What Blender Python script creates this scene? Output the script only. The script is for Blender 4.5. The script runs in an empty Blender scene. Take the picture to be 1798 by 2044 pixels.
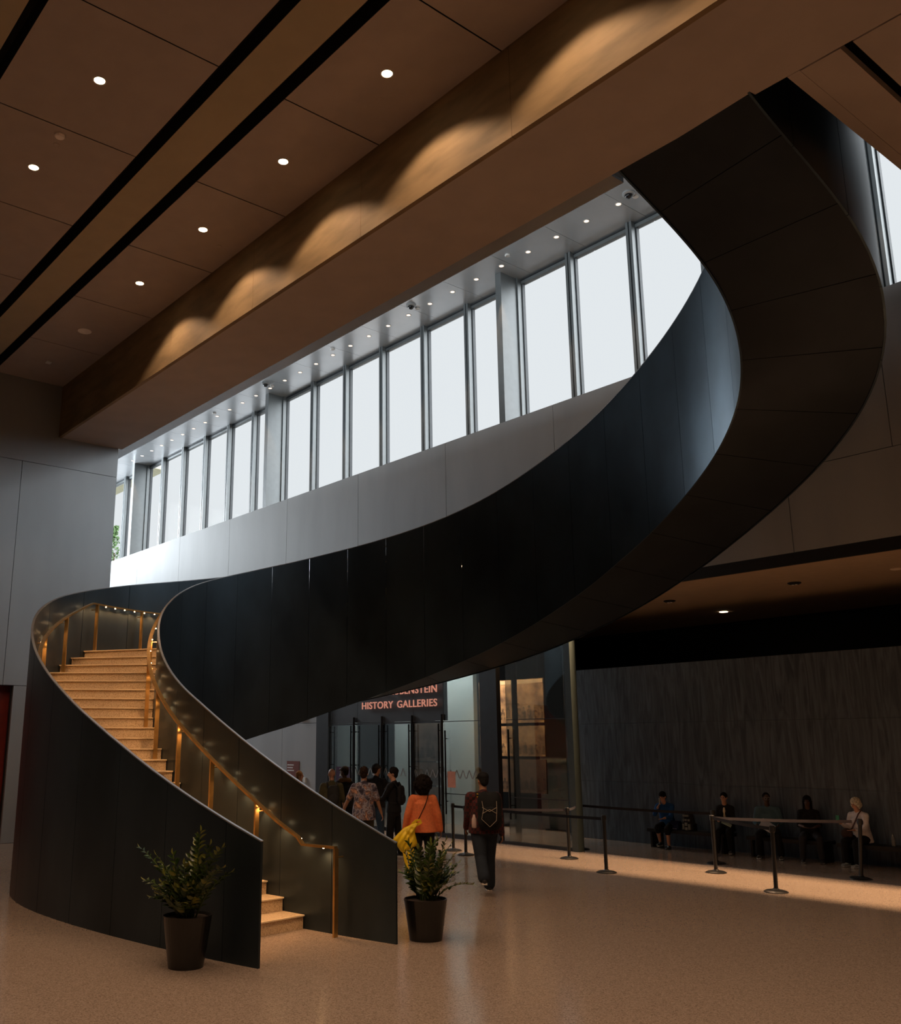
import bpy, bmesh, math, random
from mathutils import Vector, Matrix, Euler, noise
D = bpy.data; SC = bpy.context.scene; COL = SC.collection
R = math.radians
# ------------------------------------------------------------------ camera
cam_data = D.cameras.new('camera'); cam = D.objects.new('camera', cam_data); COL.objects.link(cam)
cam.location = (0, 0, 2.2); cam.rotation_euler = (R(90 + 13.2806), 0, R(51.4654))
cam_data.sensor_fit = 'HORIZONTAL'; cam_data.sensor_width = 36; cam_data.lens = 1902.357 / 1798 * 36
cam_data.shift_x = (899 - 749.125) / 1798; cam_data.shift_y = (1037.66 - 1022) / 1798
cam_data.clip_start = .05; cam_data.clip_end = 300
SC.camera = cam
# ------------------------------------------------------------------ exposure and world
SC.view_settings.view_transform = 'Standard'; SC.view_settings.look = 'None'
SC.view_settings.exposure = 0.0; SC.view_settings.gamma = 1.0; SC.view_settings.use_curve_mapping = False
SC.cycles.use_denoising = True; SC.cycles.max_bounces = 8; SC.cycles.diffuse_bounces = 4
SC.cycles.glossy_bounces = 4; SC.cycles.transparent_max_bounces = 16; SC.cycles.sample_clamp_indirect = 4
SC.cycles.caustics_reflective = False; SC.cycles.caustics_refractive = False
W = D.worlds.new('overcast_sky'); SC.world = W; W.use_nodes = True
wn = W.node_tree.nodes; wl = W.node_tree.links
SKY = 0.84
GLOW = 9.0        # added bright sky lobe right of and above the view, lifting the left wall
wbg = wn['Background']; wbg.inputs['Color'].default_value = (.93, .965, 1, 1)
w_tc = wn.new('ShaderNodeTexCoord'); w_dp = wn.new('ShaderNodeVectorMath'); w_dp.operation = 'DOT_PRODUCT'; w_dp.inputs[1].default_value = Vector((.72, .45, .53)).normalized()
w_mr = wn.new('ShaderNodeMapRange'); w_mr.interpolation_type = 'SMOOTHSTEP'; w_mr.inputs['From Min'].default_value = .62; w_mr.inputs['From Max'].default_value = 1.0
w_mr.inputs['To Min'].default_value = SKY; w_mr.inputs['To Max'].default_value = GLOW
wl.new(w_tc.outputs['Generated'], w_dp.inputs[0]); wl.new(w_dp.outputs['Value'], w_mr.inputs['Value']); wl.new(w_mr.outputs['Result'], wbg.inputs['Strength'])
# light levels, lamps of the place, daylight and one added fill
P_MAIN = 270      # warm ceiling downlights of the lobby
P_UP = 260       # small downlights along the upper window
P_RAIL = 2.6      # led lights under the handrail
P_END = 2000      # daylight through the glazed end of the upper hall
P_FILL = 1700       # added cool fill from the unseen upper floor, brightens the window wall
P_COVE = 2700     # linear light in the slot under the window wall
P_GAL = 230       # gallery lights behind the glass front
WARM = (1, .66, .42)
def area(name, loc, rot, sx, sy, power, color):
    l = D.lights.new(name, 'AREA'); l.shape = 'RECTANGLE'; l.size = sx; l.size_y = sy; l.energy = power; l.color = color
    o = D.objects.new(name, l); o.location = loc; o.rotation_euler = rot; COL.objects.link(o); return o
area('daylight_end_window', (-41.9, 12.6, 11.9), (0, R(-90), 0), 3.9, 5.2, P_END, (.88, .95, 1))
area('added_front_fill', (-14, 2.5, 12.95), (R(90), 0, 0), 30, 2.0, P_FILL, (.85, .94, 1))  # unseen fill panel added in the upper storey, no window stands behind it
area('cove_light', (-4.5, 16.70, 5.585), (0, 0, 0), 25, .022, P_COVE, (1, .62, .34))
def spot(name, loc, power, deg, blend=.35, radius=.05, color=WARM, parent=None, rot=(0, 0, 0)):
    l = D.lights.new(name, 'SPOT'); l.energy = power; l.spot_size = R(deg); l.spot_blend = blend
    l.shadow_soft_size = radius; l.color = color
    o = D.objects.new(name, l); COL.objects.link(o); o.location = loc; o.rotation_euler = rot
    if parent: o.parent = parent
    return o
# ------------------------------------------------------------------ materials
MC = {}
def mat(name, c, rough=.6, metal=0., var=.08, scale=6., c2=None, bump=0., emis=None, estr=0., spec=.5, stretch=(1, 1, 1), detail=4., coat=0.):
    if name in MC: return MC[name]
    m = D.materials.new(name); m.use_nodes = True; n = m.node_tree.nodes; l = m.node_tree.links
    b = n['Principled BSDF']; b.inputs['Roughness'].default_value = rough; b.inputs['Metallic'].default_value = metal
    b.inputs['Specular IOR Level'].default_value = spec
    if coat: b.inputs['Coat Weight'].default_value = coat; b.inputs['Coat Roughness'].default_value = .12
    tc = n.new('ShaderNodeTexCoord'); mp = n.new('ShaderNodeMapping'); mp.inputs['Scale'].default_value = stretch
    nz = n.new('ShaderNodeTexNoise'); nz.inputs['Scale'].default_value = scale; nz.inputs['Detail'].default_value = detail
    l.new(tc.outputs['Object'], mp.inputs['Vector']); l.new(mp.outputs['Vector'], nz.inputs['Vector'])
    rp = n.new('ShaderNodeValToRGB'); l.new(nz.outputs['Fac'], rp.inputs['Fac'])
    if c2 is None: a = [max(0, v * (1 - var)) for v in c]; d = [min(1, v * (1 + var)) for v in c]
    else: a = c; d = c2
    rp.color_ramp.elements[0].position = .35; rp.color_ramp.elements[1].position = .65
    rp.color_ramp.elements[0].color = (*a, 1); rp.color_ramp.elements[1].color = (*d, 1)
    l.new(rp.outputs['Color'], b.inputs['Base Color'])
    if bump:
        bp = n.new('ShaderNodeBump'); bp.inputs['Strength'].default_value = bump; bp.inputs['Distance'].default_value = .02
        l.new(nz.outputs['Fac'], bp.inputs['Height']); l.new(bp.outputs['Normal'], b.inputs['Normal'])
    if emis: b.inputs['Emission Color'].default_value = (*emis, 1); b.inputs['Emission Strength'].default_value = estr
    MC[name] = m; return m
def glass_mat(name, tint, refl=.10, fr=.45):
    m = D.materials.new(name); m.use_nodes = True; n = m.node_tree.nodes; l = m.node_tree.links; n.clear()
    o = n.new('ShaderNodeOutputMaterial'); t = n.new('ShaderNodeBsdfTransparent'); g = n.new('ShaderNodeBsdfGlossy'); mx = n.new('ShaderNodeMixShader')
    nz = n.new('ShaderNodeTexNoise'); nz.inputs['Scale'].default_value = .5
    mr = n.new('ShaderNodeMapRange'); mr.inputs['To Min'].default_value = .01; mr.inputs['To Max'].default_value = .03
    l.new(nz.outputs['Fac'], mr.inputs['Value']); l.new(mr.outputs['Result'], g.inputs['Roughness'])
    t.inputs['Color'].default_value = (*tint, 1); g.inputs['Color'].default_value = (.9, .95, .95, 1)
    lw = n.new('ShaderNodeLayerWeight'); lw.inputs['Blend'].default_value = refl + .25
    mu = n.new('ShaderNodeMath'); mu.operation = 'MULTIPLY_ADD'; mu.inputs[1].default_value = fr; mu.inputs[2].default_value = refl * .4
    l.new(lw.outputs['Fresnel'], mu.inputs[0]); l.new(mu.outputs[0], mx.inputs[0])
    l.new(t.outputs[0], mx.inputs[1]); l.new(g.outputs[0], mx.inputs[2]); l.new(mx.outputs[0], o.inputs[0]); return m
def terrazzo(name, c1, c2, c3, rough, scale):
    m = D.materials.new(name); m.use_nodes = True; n = m.node_tree.nodes; l = m.node_tree.links; b = n['Principled BSDF']
    tc = n.new('ShaderNodeTexCoord')
    v = n.new('ShaderNodeTexVoronoi'); v.inputs['Scale'].default_value = scale; l.new(tc.outputs['Object'], v.inputs['Vector'])
    rp = n.new('ShaderNodeValToRGB'); rp.color_ramp.interpolation = 'CONSTANT'
    e = rp.color_ramp.elements; e[0].color = (*c1, 1); e[1].position = .36; e[1].color = (*c2, 1)
    e2 = e.new(.60); e2.color = (*c3, 1); e3 = e.new(.8); e3.color = (*c1, 1)
    sp = n.new('ShaderNodeSeparateColor'); l.new(v.outputs['Color'], sp.inputs[0]); l.new(sp.outputs[0], rp.inputs['Fac'])
    nz = n.new('ShaderNodeTexNoise'); nz.inputs['Scale'].default_value = .6; l.new(tc.outputs['Object'], nz.inputs['Vector'])
    mr = n.new('ShaderNodeMapRange'); mr.inputs['To Min'].default_value = rough * .8; mr.inputs['To Max'].default_value = rough * 1.25
    l.new(nz.outputs['Fac'], mr.inputs['Value']); l.new(mr.outputs['Result'], b.inputs['Roughness'])
    l.new(rp.outputs['Color'], b.inputs['Base Color']); return m
def emit(name, c, s):
    return mat(name, (.8, .8, .8), .5, emis=c, estr=s, var=.02)
M_FLOOR = terrazzo('floor_terrazzo', (.37, .285, .225), (.26, .195, .15), (.44, .35, .28), .16, 95)
M_STEP = terrazzo('stair_terrazzo', (.60, .46, .30), (.42, .30, .18), (.68, .54, .37), .4, 110)
M_CEIL = mat('ceiling_plaster', (.40, .335, .31), .85, var=.03, scale=3)
M_CEIL2 = mat('bulkhead_plaster', (.42, .35, .25), .85, var=.03, scale=3)
M_SLOT = mat('slot_black', (.008, .008, .008), .9)
M_BEAM = mat('beam_plaster', (.44, .37, .33), .8, var=.04, scale=2)
M_CONC = mat('board_concrete', (.24, .165, .085), .75, var=.22, scale=2.2, bump=.15, stretch=(.5, 1, 1.8), detail=9)
M_CONC2 = mat('plain_concrete', (.30, .25, .21), .8, var=.1, scale=2)  # one even concrete tone for beam core, upper floor and roof
M_WALL = mat('grey_metal_panel', (.33, .35, .365), .42, metal=.35, var=.06, scale=.9, stretch=(1, 1, .35), detail=6)
M_WALLW = mat('pale_grey_panel', (.345, .36, .37), .6, metal=.0, var=.07, scale=.8, stretch=(1.4, 1, .3), detail=7)
M_JOINT = mat('joint_dark', (.015, .015, .016), .9)
M_RED = mat('dark_red_panel', (.16, .012, .006), .5, var=.15)
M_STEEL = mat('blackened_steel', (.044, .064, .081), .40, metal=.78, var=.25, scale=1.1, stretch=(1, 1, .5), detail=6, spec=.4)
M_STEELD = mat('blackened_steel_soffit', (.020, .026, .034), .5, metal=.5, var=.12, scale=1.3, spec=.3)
M_CAP = mat('steel_edge_cap', (.55, .57, .60), .3, metal=.9, var=.05)
M_BRONZE = mat('bronze_rail', (.62, .38, .14), .28, metal=.85, var=.1, scale=9)
M_MULL = mat('grey_mullion', (.13, .145, .15), .45, metal=.1, var=.05)
M_MULLD = mat('dark_gasket', (.03, .035, .04), .6)
M_UPCEIL = mat('upper_metal_ceiling', (.62, .65, .68), .27, metal=.6, var=.05, scale=1)
M_BLACKW = None
M_FRAME = mat('black_frame', (.010, .010, .011), .45, var=.2)
M_GLASS = glass_mat('clear_glass', (.99, 1, 1), .0, .002)
M_GLASSD = glass_mat('door_glass', (.76, .78, .775), .08)
M_WHITE = mat('white_plastic', (.7, .7, .68), .5)
M_LENS = emit('warm_lens', (1, .72, .42), 30)
M_LENS2 = emit('warm_lens_small', (1, .72, .52), 2.2)
M_LEDDOT = emit('led_dot', (1, .62, .3), 25)
# ------------------------------------------------------------------ mesh helpers
def new_obj(name, bm, m, parent=None, smooth=False):
    me = D.meshes.new(name); bmesh.ops.recalc_face_normals(bm, faces=bm.faces); bm.to_mesh(me); bm.free()
    if smooth:
        for p in me.polygons: p.use_smooth = True
    for k in (m if isinstance(m, (list, tuple)) else [m]): me.materials.append(k)
    o = D.objects.new(name, me); COL.objects.link(o)
    if parent: o.parent = parent
    return o
def struct(o):
    o['kind'] = 'structure'; return o
def tag(o, label, cat, group=None, kind=None):
    o['label'] = label; o['category'] = cat
    if group: o['group'] = group
    if kind: o['kind'] = kind
    return o
def empty(name, loc=(0, 0, 0), rz=0.):
    o = D.objects.new(name, None); o.empty_display_size = .1; o.location = loc; o.rotation_euler = (0, 0, rz); COL.objects.link(o); return o
def copy_tree(o, loc=None, rz=None):
    c = o.copy(); COL.objects.link(c)
    if loc is not None: c.location = loc
    if rz is not None: c.rotation_euler = (0, 0, rz)
    for ch in list(o.children):
        d = ch.copy(); COL.objects.link(d); d.parent = c
        for g in list(ch.children):
            e = g.copy(); COL.objects.link(e); e.parent = d
    return c
def box(bm, x0, x1, y0, y1, z0, z1, mi=0):
    v = [bm.verts.new(p) for p in ((x0, y0, z0), (x1, y0, z0), (x1, y1, z0), (x0, y1, z0), (x0, y0, z1), (x1, y0, z1), (x1, y1, z1), (x0, y1, z1))]
    for f in ((0, 3, 2, 1), (4, 5, 6, 7), (0, 1, 5, 4), (1, 2, 6, 5), (2, 3, 7, 6), (3, 0, 4, 7)):
        fc = bm.faces.new([v[i] for i in f]); fc.material_index = mi
def cyl(bm, a, b, ra, rb=None, n=16, cap=True, mi=0):
    rb = ra if rb is None else rb; a = Vector(a); b = Vector(b); d = (b - a).normalized()
    u = d.orthogonal().normalized(); w = d.cross(u); A = []; B = []
    for i in range(n):
        t = 2 * math.pi * i / n; q = u * math.cos(t) + w * math.sin(t); A.append(bm.verts.new(a + q * ra)); B.append(bm.verts.new(b + q * rb))
    for i in range(n): bm.faces.new((A[i], A[(i + 1) % n], B[(i + 1) % n], B[i])).material_index = mi
    if cap: bm.faces.new(A[::-1]).material_index = mi; bm.faces.new(B).material_index = mi
def lathe(bm, prof, n=28, c=(0, 0, 0), mi=0, close=True):
    rings = []
    for r, z in prof: rings.append([bm.verts.new((c[0] + r * math.cos(2 * math.pi * i / n), c[1] + r * math.sin(2 * math.pi * i / n), c[2] + z)) for i in range(n)])
    for A, B in zip(rings, rings[1:]):
        for i in range(n): bm.faces.new((A[i], A[(i + 1) % n], B[(i + 1) % n], B[i])).material_index = mi
    if close: bm.faces.new(rings[0][::-1]).material_index = mi; bm.faces.new(rings[-1]).material_index = mi
def sweep(bm, pts, prof, up=(0, 0, 1), mi=0, closed_caps=True):
    """prof: list of (side, up) offsets; side = right of travel"""
    up = Vector(up); pts = [Vector(p) for p in pts]; rings = []
    for i, p in enumerate(pts):
        t = (pts[min(i + 1, len(pts) - 1)] - pts[max(i - 1, 0)]).normalized(); s = t.cross(up)
        if s.length < 1e-4: s = Vector((1, 0, 0))
        s.normalize(); u = s.cross(t).normalized(); rings.append([bm.verts.new(p + s * a + u * b) for a, b in prof])
    k = len(prof)
    for A, B in zip(rings, rings[1:]):
        for i in range(k): bm.faces.new((A[i], A[(i + 1) % k], B[(i + 1) % k], B[i])).material_index = mi
    if closed_caps: bm.faces.new(rings[0][::-1]).material_index = mi; bm.faces.new(rings[-1]).material_index = mi
def BM(): return bmesh.new()
def bobj(name, boxes, m, parent=None):
    bm = BM()
    for b in boxes: box(bm, *b)
    return new_obj(name, bm, m, parent)
def text_obj(name, s, size, loc, rot, m, depth=.01, align='LEFT', parent=None, bold=0., sx=1.):
    c = D.curves.new(name, 'FONT'); c.body = s; c.size = size; c.extrude = depth; c.align_x = align; c.offset = bold; c.space_character = 1.08
    t = D.objects.new(name + '_tmp', c); COL.objects.link(t); dg = bpy.context.evaluated_depsgraph_get()
    me = D.meshes.new_from_object(t.evaluated_get(dg)); D.objects.remove(t); D.curves.remove(c)
    me.name = name; me.materials.clear(); me.materials.append(m); o = D.objects.new(name, me); COL.objects.link(o)
    o.location = loc; o.rotation_euler = rot; o.scale = (sx, 1, 1)
    if parent: o.parent = parent
    return o
# sampled line of the staircase: distance, inner plate x, y, top, bottom, outer plate x, y, top, bottom (m)
PROF = [(-1,-8.741,7.454,1.014,-2.228,-8.266,5.744,1.004,-2.238),
(-0.8,-8.924,7.408,1.088,-2.156,-8.47,5.686,1.076,-2.167),
(-0.6,-9.108,7.365,1.161,-2.083,-8.674,5.63,1.147,-2.097),
(-0.4,-9.292,7.325,1.235,-2.011,-8.879,5.578,1.219,-2.027),
(-0.2,-9.477,7.287,1.308,-1.939,-9.084,5.527,1.291,-1.957),
(-0,-9.661,7.251,1.382,-1.867,-9.291,5.48,1.362,-1.887),
(0.2,-9.847,7.217,1.457,-1.794,-9.497,5.435,1.435,-1.815),
(0.4,-10.034,7.186,1.533,-1.719,-9.704,5.393,1.509,-1.743),
(0.6,-10.221,7.157,1.61,-1.643,-9.911,5.353,1.584,-1.669),
(0.8,-10.409,7.13,1.688,-1.566,-10.117,5.316,1.66,-1.594),
(1,-10.598,7.104,1.768,-1.488,-10.324,5.281,1.738,-1.518),
(1.2,-10.787,7.081,1.849,-1.409,-10.53,5.248,1.817,-1.44),
(1.4,-10.978,7.059,1.931,-1.328,-10.737,5.217,1.897,-1.361),
(1.6,-11.169,7.039,2.015,-1.246,-10.943,5.188,1.979,-1.281),
(1.8,-11.36,7.02,2.099,-1.162,-11.148,5.16,2.062,-1.2),
(2,-11.552,7.003,2.185,-1.078,-11.354,5.135,2.146,-1.117),
(2.2,-11.743,6.987,2.271,-0.993,-11.561,5.111,2.23,-1.035),
(2.4,-11.934,6.974,2.358,-0.908,-11.768,5.088,2.314,-0.952),
(2.6,-12.125,6.962,2.444,-0.823,-11.977,5.068,2.399,-0.869),
(2.8,-12.314,6.952,2.531,-0.738,-12.186,5.05,2.484,-0.785),
(3,-12.503,6.944,2.618,-0.652,-12.396,5.034,2.569,-0.701),
(3.2,-12.692,6.939,2.705,-0.566,-12.607,5.021,2.654,-0.618),
(3.4,-12.879,6.936,2.79,-0.485,-12.82,5.01,2.743,-0.532),
(3.6,-13.066,6.935,2.872,-0.406,-13.032,5.003,2.834,-0.444),
(3.8,-13.253,6.936,2.954,-0.328,-13.246,4.998,2.926,-0.356),
(4,-13.437,6.941,3.037,-0.248,-13.462,4.997,3.019,-0.266),
(4.2,-13.618,6.949,3.124,-0.165,-13.681,5,3.115,-0.174),
(4.4,-13.795,6.961,3.214,-0.078,-13.903,5.008,3.214,-0.078),
(4.6,-13.969,6.977,3.307,0.011,-14.128,5.021,3.317,0.021),
(4.8,-14.138,6.997,3.403,0.103,-14.356,5.042,3.422,0.123),
(5,-14.304,7.023,3.502,0.199,-14.587,5.07,3.531,0.228),
(5.2,-14.465,7.054,3.604,0.298,-14.821,5.107,3.642,0.336),
(5.4,-14.621,7.091,3.71,0.4,-15.056,5.154,3.757,0.447),
(5.6,-14.772,7.134,3.818,0.505,-15.292,5.212,3.875,0.561),
(5.8,-14.917,7.182,3.93,0.613,-15.529,5.281,3.996,0.679),
(6,-15.058,7.237,4.039,0.718,-15.764,5.363,4.115,0.794),
(6.2,-15.194,7.298,4.144,0.82,-15.997,5.457,4.229,0.905),
(6.4,-15.325,7.365,4.245,0.917,-16.226,5.564,4.34,1.012),
(6.6,-15.45,7.439,4.341,1.01,-16.451,5.684,4.446,1.114),
(6.8,-15.569,7.518,4.434,1.099,-16.67,5.817,4.547,1.212),
(7,-15.682,7.603,4.522,1.183,-16.883,5.964,4.645,1.306),
(7.2,-15.788,7.693,4.606,1.264,-17.089,6.125,4.738,1.396),
(7.4,-15.887,7.788,4.686,1.34,-17.286,6.299,4.828,1.482),
(7.6,-15.978,7.888,4.762,1.413,-17.473,6.486,4.912,1.563),
(7.8,-16.065,7.99,4.839,1.49,-17.645,6.689,4.987,1.638),
(8,-16.147,8.098,4.913,1.564,-17.803,6.901,5.06,1.711),
(8.2,-16.223,8.213,4.984,1.635,-17.946,7.121,5.129,1.78),
(8.4,-16.292,8.334,5.052,1.702,-18.075,7.348,5.195,1.846),
(8.6,-16.356,8.46,5.117,1.767,-18.19,7.579,5.259,1.909),
(8.8,-16.413,8.591,5.178,1.829,-18.29,7.815,5.319,1.969),
(9,-16.464,8.727,5.237,1.887,-18.377,8.055,5.376,2.026),
(9.2,-16.507,8.868,5.293,1.943,-18.451,8.297,5.43,2.08),
(9.4,-16.545,9.012,5.346,1.995,-18.512,8.54,5.481,2.131),
(9.6,-16.575,9.16,5.395,2.045,-18.56,8.785,5.529,2.179),
(9.8,-16.599,9.31,5.443,2.092,-18.597,9.029,5.576,2.225),
(10,-16.616,9.463,5.491,2.14,-18.622,9.274,5.622,2.271),
(10.2,-16.627,9.618,5.538,2.187,-18.636,9.519,5.668,2.317),
(10.4,-16.63,9.774,5.585,2.234,-18.639,9.763,5.713,2.362),
(10.6,-16.627,9.931,5.632,2.281,-18.631,10.006,5.759,2.408),
(10.8,-16.617,10.089,5.679,2.328,-18.614,10.247,5.804,2.453),
(11,-16.6,10.247,5.726,2.375,-18.586,10.486,5.85,2.498),
(11.2,-16.578,10.406,5.773,2.422,-18.55,10.722,5.895,2.543),
(11.4,-16.549,10.565,5.82,2.468,-18.504,10.956,5.94,2.588),
(11.6,-16.513,10.725,5.866,2.514,-18.45,11.187,5.985,2.633),
(11.8,-16.472,10.883,5.912,2.56,-18.388,11.415,6.03,2.678),
(12,-16.424,11.039,5.96,2.615,-18.318,11.641,6.072,2.727),
(12.2,-16.371,11.194,6.009,2.672,-18.24,11.864,6.114,2.777),
(12.4,-16.312,11.346,6.057,2.729,-18.154,12.084,6.156,2.828),
(12.6,-16.247,11.497,6.106,2.786,-18.06,12.301,6.197,2.878),
(12.8,-16.177,11.645,6.154,2.844,-17.958,12.513,6.239,2.929),
(13,-16.101,11.791,6.202,2.9,-17.849,12.722,6.28,2.979),
(13.2,-16.02,11.935,6.25,2.957,-17.732,12.927,6.321,3.029),
(13.4,-15.934,12.075,6.297,3.014,-17.609,13.127,6.362,3.079),
(13.6,-15.843,12.212,6.345,3.07,-17.478,13.323,6.403,3.129),
(13.8,-15.747,12.346,6.393,3.127,-17.34,13.513,6.445,3.179),
(14,-15.647,12.476,6.441,3.184,-17.196,13.699,6.486,3.229),
(14.2,-15.542,12.603,6.49,3.242,-17.044,13.88,6.528,3.28),
(14.4,-15.432,12.725,6.539,3.3,-16.887,14.055,6.571,3.331),
(14.6,-15.318,12.844,6.588,3.358,-16.723,14.224,6.613,3.383),
(14.8,-15.201,12.958,6.638,3.417,-16.552,14.388,6.656,3.435),
(15,-15.079,13.067,6.688,3.476,-16.376,14.545,6.7,3.487),
(15.2,-14.953,13.172,6.739,3.535,-16.195,14.695,6.744,3.54),
(15.4,-14.823,13.273,6.79,3.595,-16.007,14.839,6.788,3.593),
(15.6,-14.69,13.368,6.842,3.656,-15.815,14.976,6.833,3.647),
(15.8,-14.553,13.459,6.895,3.718,-15.618,15.106,6.88,3.703),
(16,-14.412,13.545,6.951,3.783,-15.417,15.228,6.929,3.761),
(16.2,-14.268,13.626,7.008,3.847,-15.212,15.342,6.98,3.819),
(16.4,-14.121,13.701,7.065,3.908,-15.004,15.45,7.035,3.877),
(16.6,-13.97,13.772,7.125,3.97,-14.793,15.551,7.091,3.937),
(16.8,-13.817,13.837,7.186,4.035,-14.579,15.644,7.15,3.999),
(17,-13.661,13.898,7.249,4.101,-14.363,15.73,7.21,4.062),
(17.2,-13.503,13.953,7.314,4.17,-14.144,15.808,7.272,4.128),
(17.4,-13.343,14.004,7.381,4.24,-13.923,15.879,7.336,4.195),
(17.6,-13.18,14.049,7.449,4.311,-13.701,15.942,7.402,4.264),
(17.8,-13.015,14.09,7.519,4.384,-13.478,15.999,7.468,4.334),
(18,-12.847,14.126,7.59,4.458,-13.255,16.048,7.536,4.405),
(18.2,-12.677,14.158,7.662,4.534,-13.032,16.091,7.605,4.477),
(18.4,-12.505,14.186,7.735,4.61,-12.81,16.128,7.676,4.551),
(18.6,-12.331,14.21,7.809,4.688,-12.588,16.159,7.747,4.626),
(18.8,-12.155,14.229,7.885,4.767,-12.366,16.185,7.82,4.702),
(19,-11.977,14.245,7.961,4.847,-12.145,16.206,7.894,4.779),
(19.2,-11.798,14.257,8.04,4.928,-11.926,16.222,7.969,4.858),
(19.4,-11.617,14.266,8.119,5.011,-11.707,16.233,8.046,4.938),
(19.6,-11.436,14.271,8.201,5.097,-11.488,16.24,8.125,5.02),
(19.8,-11.255,14.273,8.287,5.185,-11.269,16.243,8.208,5.106),
(20,-11.074,14.271,8.375,5.276,-11.051,16.242,8.293,5.195),
(20.2,-10.892,14.266,8.465,5.371,-10.832,16.237,8.381,5.286),
(20.4,-10.71,14.258,8.559,5.468,-10.614,16.228,8.472,5.38),
(20.6,-10.529,14.247,8.654,5.557,-10.397,16.213,8.567,5.47),
(20.8,-10.347,14.234,8.752,5.648,-10.18,16.194,8.666,5.562),
(21,-10.165,14.217,8.852,5.742,-9.964,16.172,8.767,5.657),
(21.2,-9.984,14.197,8.956,5.838,-9.748,16.145,8.872,5.754),
(21.4,-9.803,14.174,9.061,5.936,-9.532,16.115,8.978,5.853),
(21.6,-9.626,14.148,9.166,6.034,-9.314,16.08,9.084,5.953),
(21.8,-9.45,14.118,9.271,6.133,-9.096,16.039,9.19,6.052),
(22,-9.278,14.084,9.376,6.231,-8.876,15.993,9.296,6.151),
(22.2,-9.109,14.046,9.481,6.329,-8.656,15.941,9.402,6.25),
(22.4,-8.943,14.003,9.586,6.427,-8.435,15.882,9.508,6.35),
(22.6,-8.78,13.957,9.691,6.526,-8.214,15.816,9.615,6.449),
(22.8,-8.621,13.905,9.796,6.624,-7.994,15.741,9.721,6.548),
(23,-8.465,13.848,9.902,6.722,-7.774,15.659,9.827,6.648),
(23.2,-8.314,13.787,10.007,6.821,-7.556,15.567,9.933,6.747),
(23.4,-8.168,13.72,10.113,6.92,-7.339,15.465,10.04,6.847),
(23.6,-8.028,13.649,10.22,7.02,-7.123,15.353,10.148,6.948),
(23.8,-7.895,13.573,10.328,7.121,-6.911,15.229,10.257,7.051),
(24,-7.768,13.492,10.437,7.223,-6.701,15.093,10.367,7.154),
(24.2,-7.649,13.406,10.547,7.326,-6.497,14.944,10.478,7.258),
(24.4,-7.537,13.315,10.658,7.43,-6.3,14.781,10.59,7.363),
(24.6,-7.433,13.22,10.769,7.535,-6.11,14.605,10.703,7.469),
(24.8,-7.339,13.119,10.881,7.643,-5.929,14.415,10.818,7.581),
(25,-7.256,13.014,10.992,7.756,-5.757,14.212,10.936,7.7),
(25.2,-7.181,12.906,11.104,7.869,-5.599,13.995,11.054,7.819),
(25.4,-7.113,12.791,11.214,7.981,-5.457,13.769,11.17,7.937),
(25.6,-7.053,12.67,11.322,8.091,-5.332,13.536,11.285,8.053),
(25.8,-6.999,12.543,11.429,8.199,-5.224,13.297,11.398,8.168),
(26,-6.953,12.412,11.534,8.305,-5.131,13.054,11.509,8.28),
(26.2,-6.914,12.275,11.637,8.41,-5.054,12.807,11.618,8.391),
(26.4,-6.883,12.135,11.738,8.512,-4.993,12.558,11.726,8.5),
(26.6,-6.859,11.991,11.837,8.613,-4.945,12.309,11.831,8.607),
(26.8,-6.843,11.844,11.935,8.712,-4.912,12.059,11.935,8.713),
(27,-6.834,11.694,12.031,8.81,-4.892,11.81,12.038,8.816),
(27.2,-6.832,11.54,12.126,8.907,-4.885,11.564,12.14,8.92),
(27.4,-6.837,11.38,12.224,9.006,-4.887,11.324,12.244,9.026),
(27.6,-6.848,11.214,12.324,9.108,-4.898,11.091,12.35,9.133),
(27.8,-6.864,11.041,12.427,9.211,-4.916,10.865,12.459,9.243),
(28,-6.884,10.863,12.531,9.317,-4.938,10.646,12.569,9.356),
(28.2,-6.908,10.679,12.637,9.425,-4.963,10.433,12.682,9.47),
(28.4,-6.935,10.488,12.746,9.535,-4.989,10.227,12.797,9.586),
(28.6,-6.963,10.291,12.857,9.648,-5.014,10.028,12.914,9.705),
(28.8,-6.991,10.088,12.97,9.762,-5.038,9.835,13.034,9.826),
(29,-7.018,9.877,13.085,9.879,-5.059,9.648,13.155,9.949)]
# ------------------------------------------------------------------ the setting
YW = 16.55; YG = 17.32; ZC = 11.23; ZU = 14.11; ZB = 9.86; XL = -23.25; YB0 = 8.15; YB1 = 9.87
struct(bobj('floor', [(-42, 10, -6, 34, -.2, 0)], M_FLOOR))
# panelled walls: panels with 12 mm joints over a dark backing
def panel_wall(name, axis, face, thick, rects, m, gap=.012, backing=True):
    bm = BM(); g = gap / 2
    for a0, a1, z0, z1 in rects:
        if axis == 'y': box(bm, a0 + g, a1 - g, face, face + thick * .4, z0 + g, z1 - g)
        else: box(bm, face - thick * .4, face, a0 + g, a1 - g, z0 + g, z1 - g)
    A0 = min(r[0] for r in rects); A1 = max(r[1] for r in rects)
    if backing:
        for a0, a1, z0, z1 in rects:
            if axis == 'y': box(bm, a0, a1, face + thick * .45, face + thick, z0, z1, 1)
            else: box(bm, face - thick, face - thick * .45, a0, a1, z0, z1, 1)
    return struct(new_obj(name, bm, [m, M_JOINT]))
zs = 10.03
JX = [-42, -40.4, -36.65, -32.9, -29.1, -25.4, -21.6, -17.8, -14.06, -10.3, -6.65, -2.9, .8, 4.5, 10]
rc = [(a, b, 7.15, zs) for a, b in zip(JX, JX[1:])]
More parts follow.
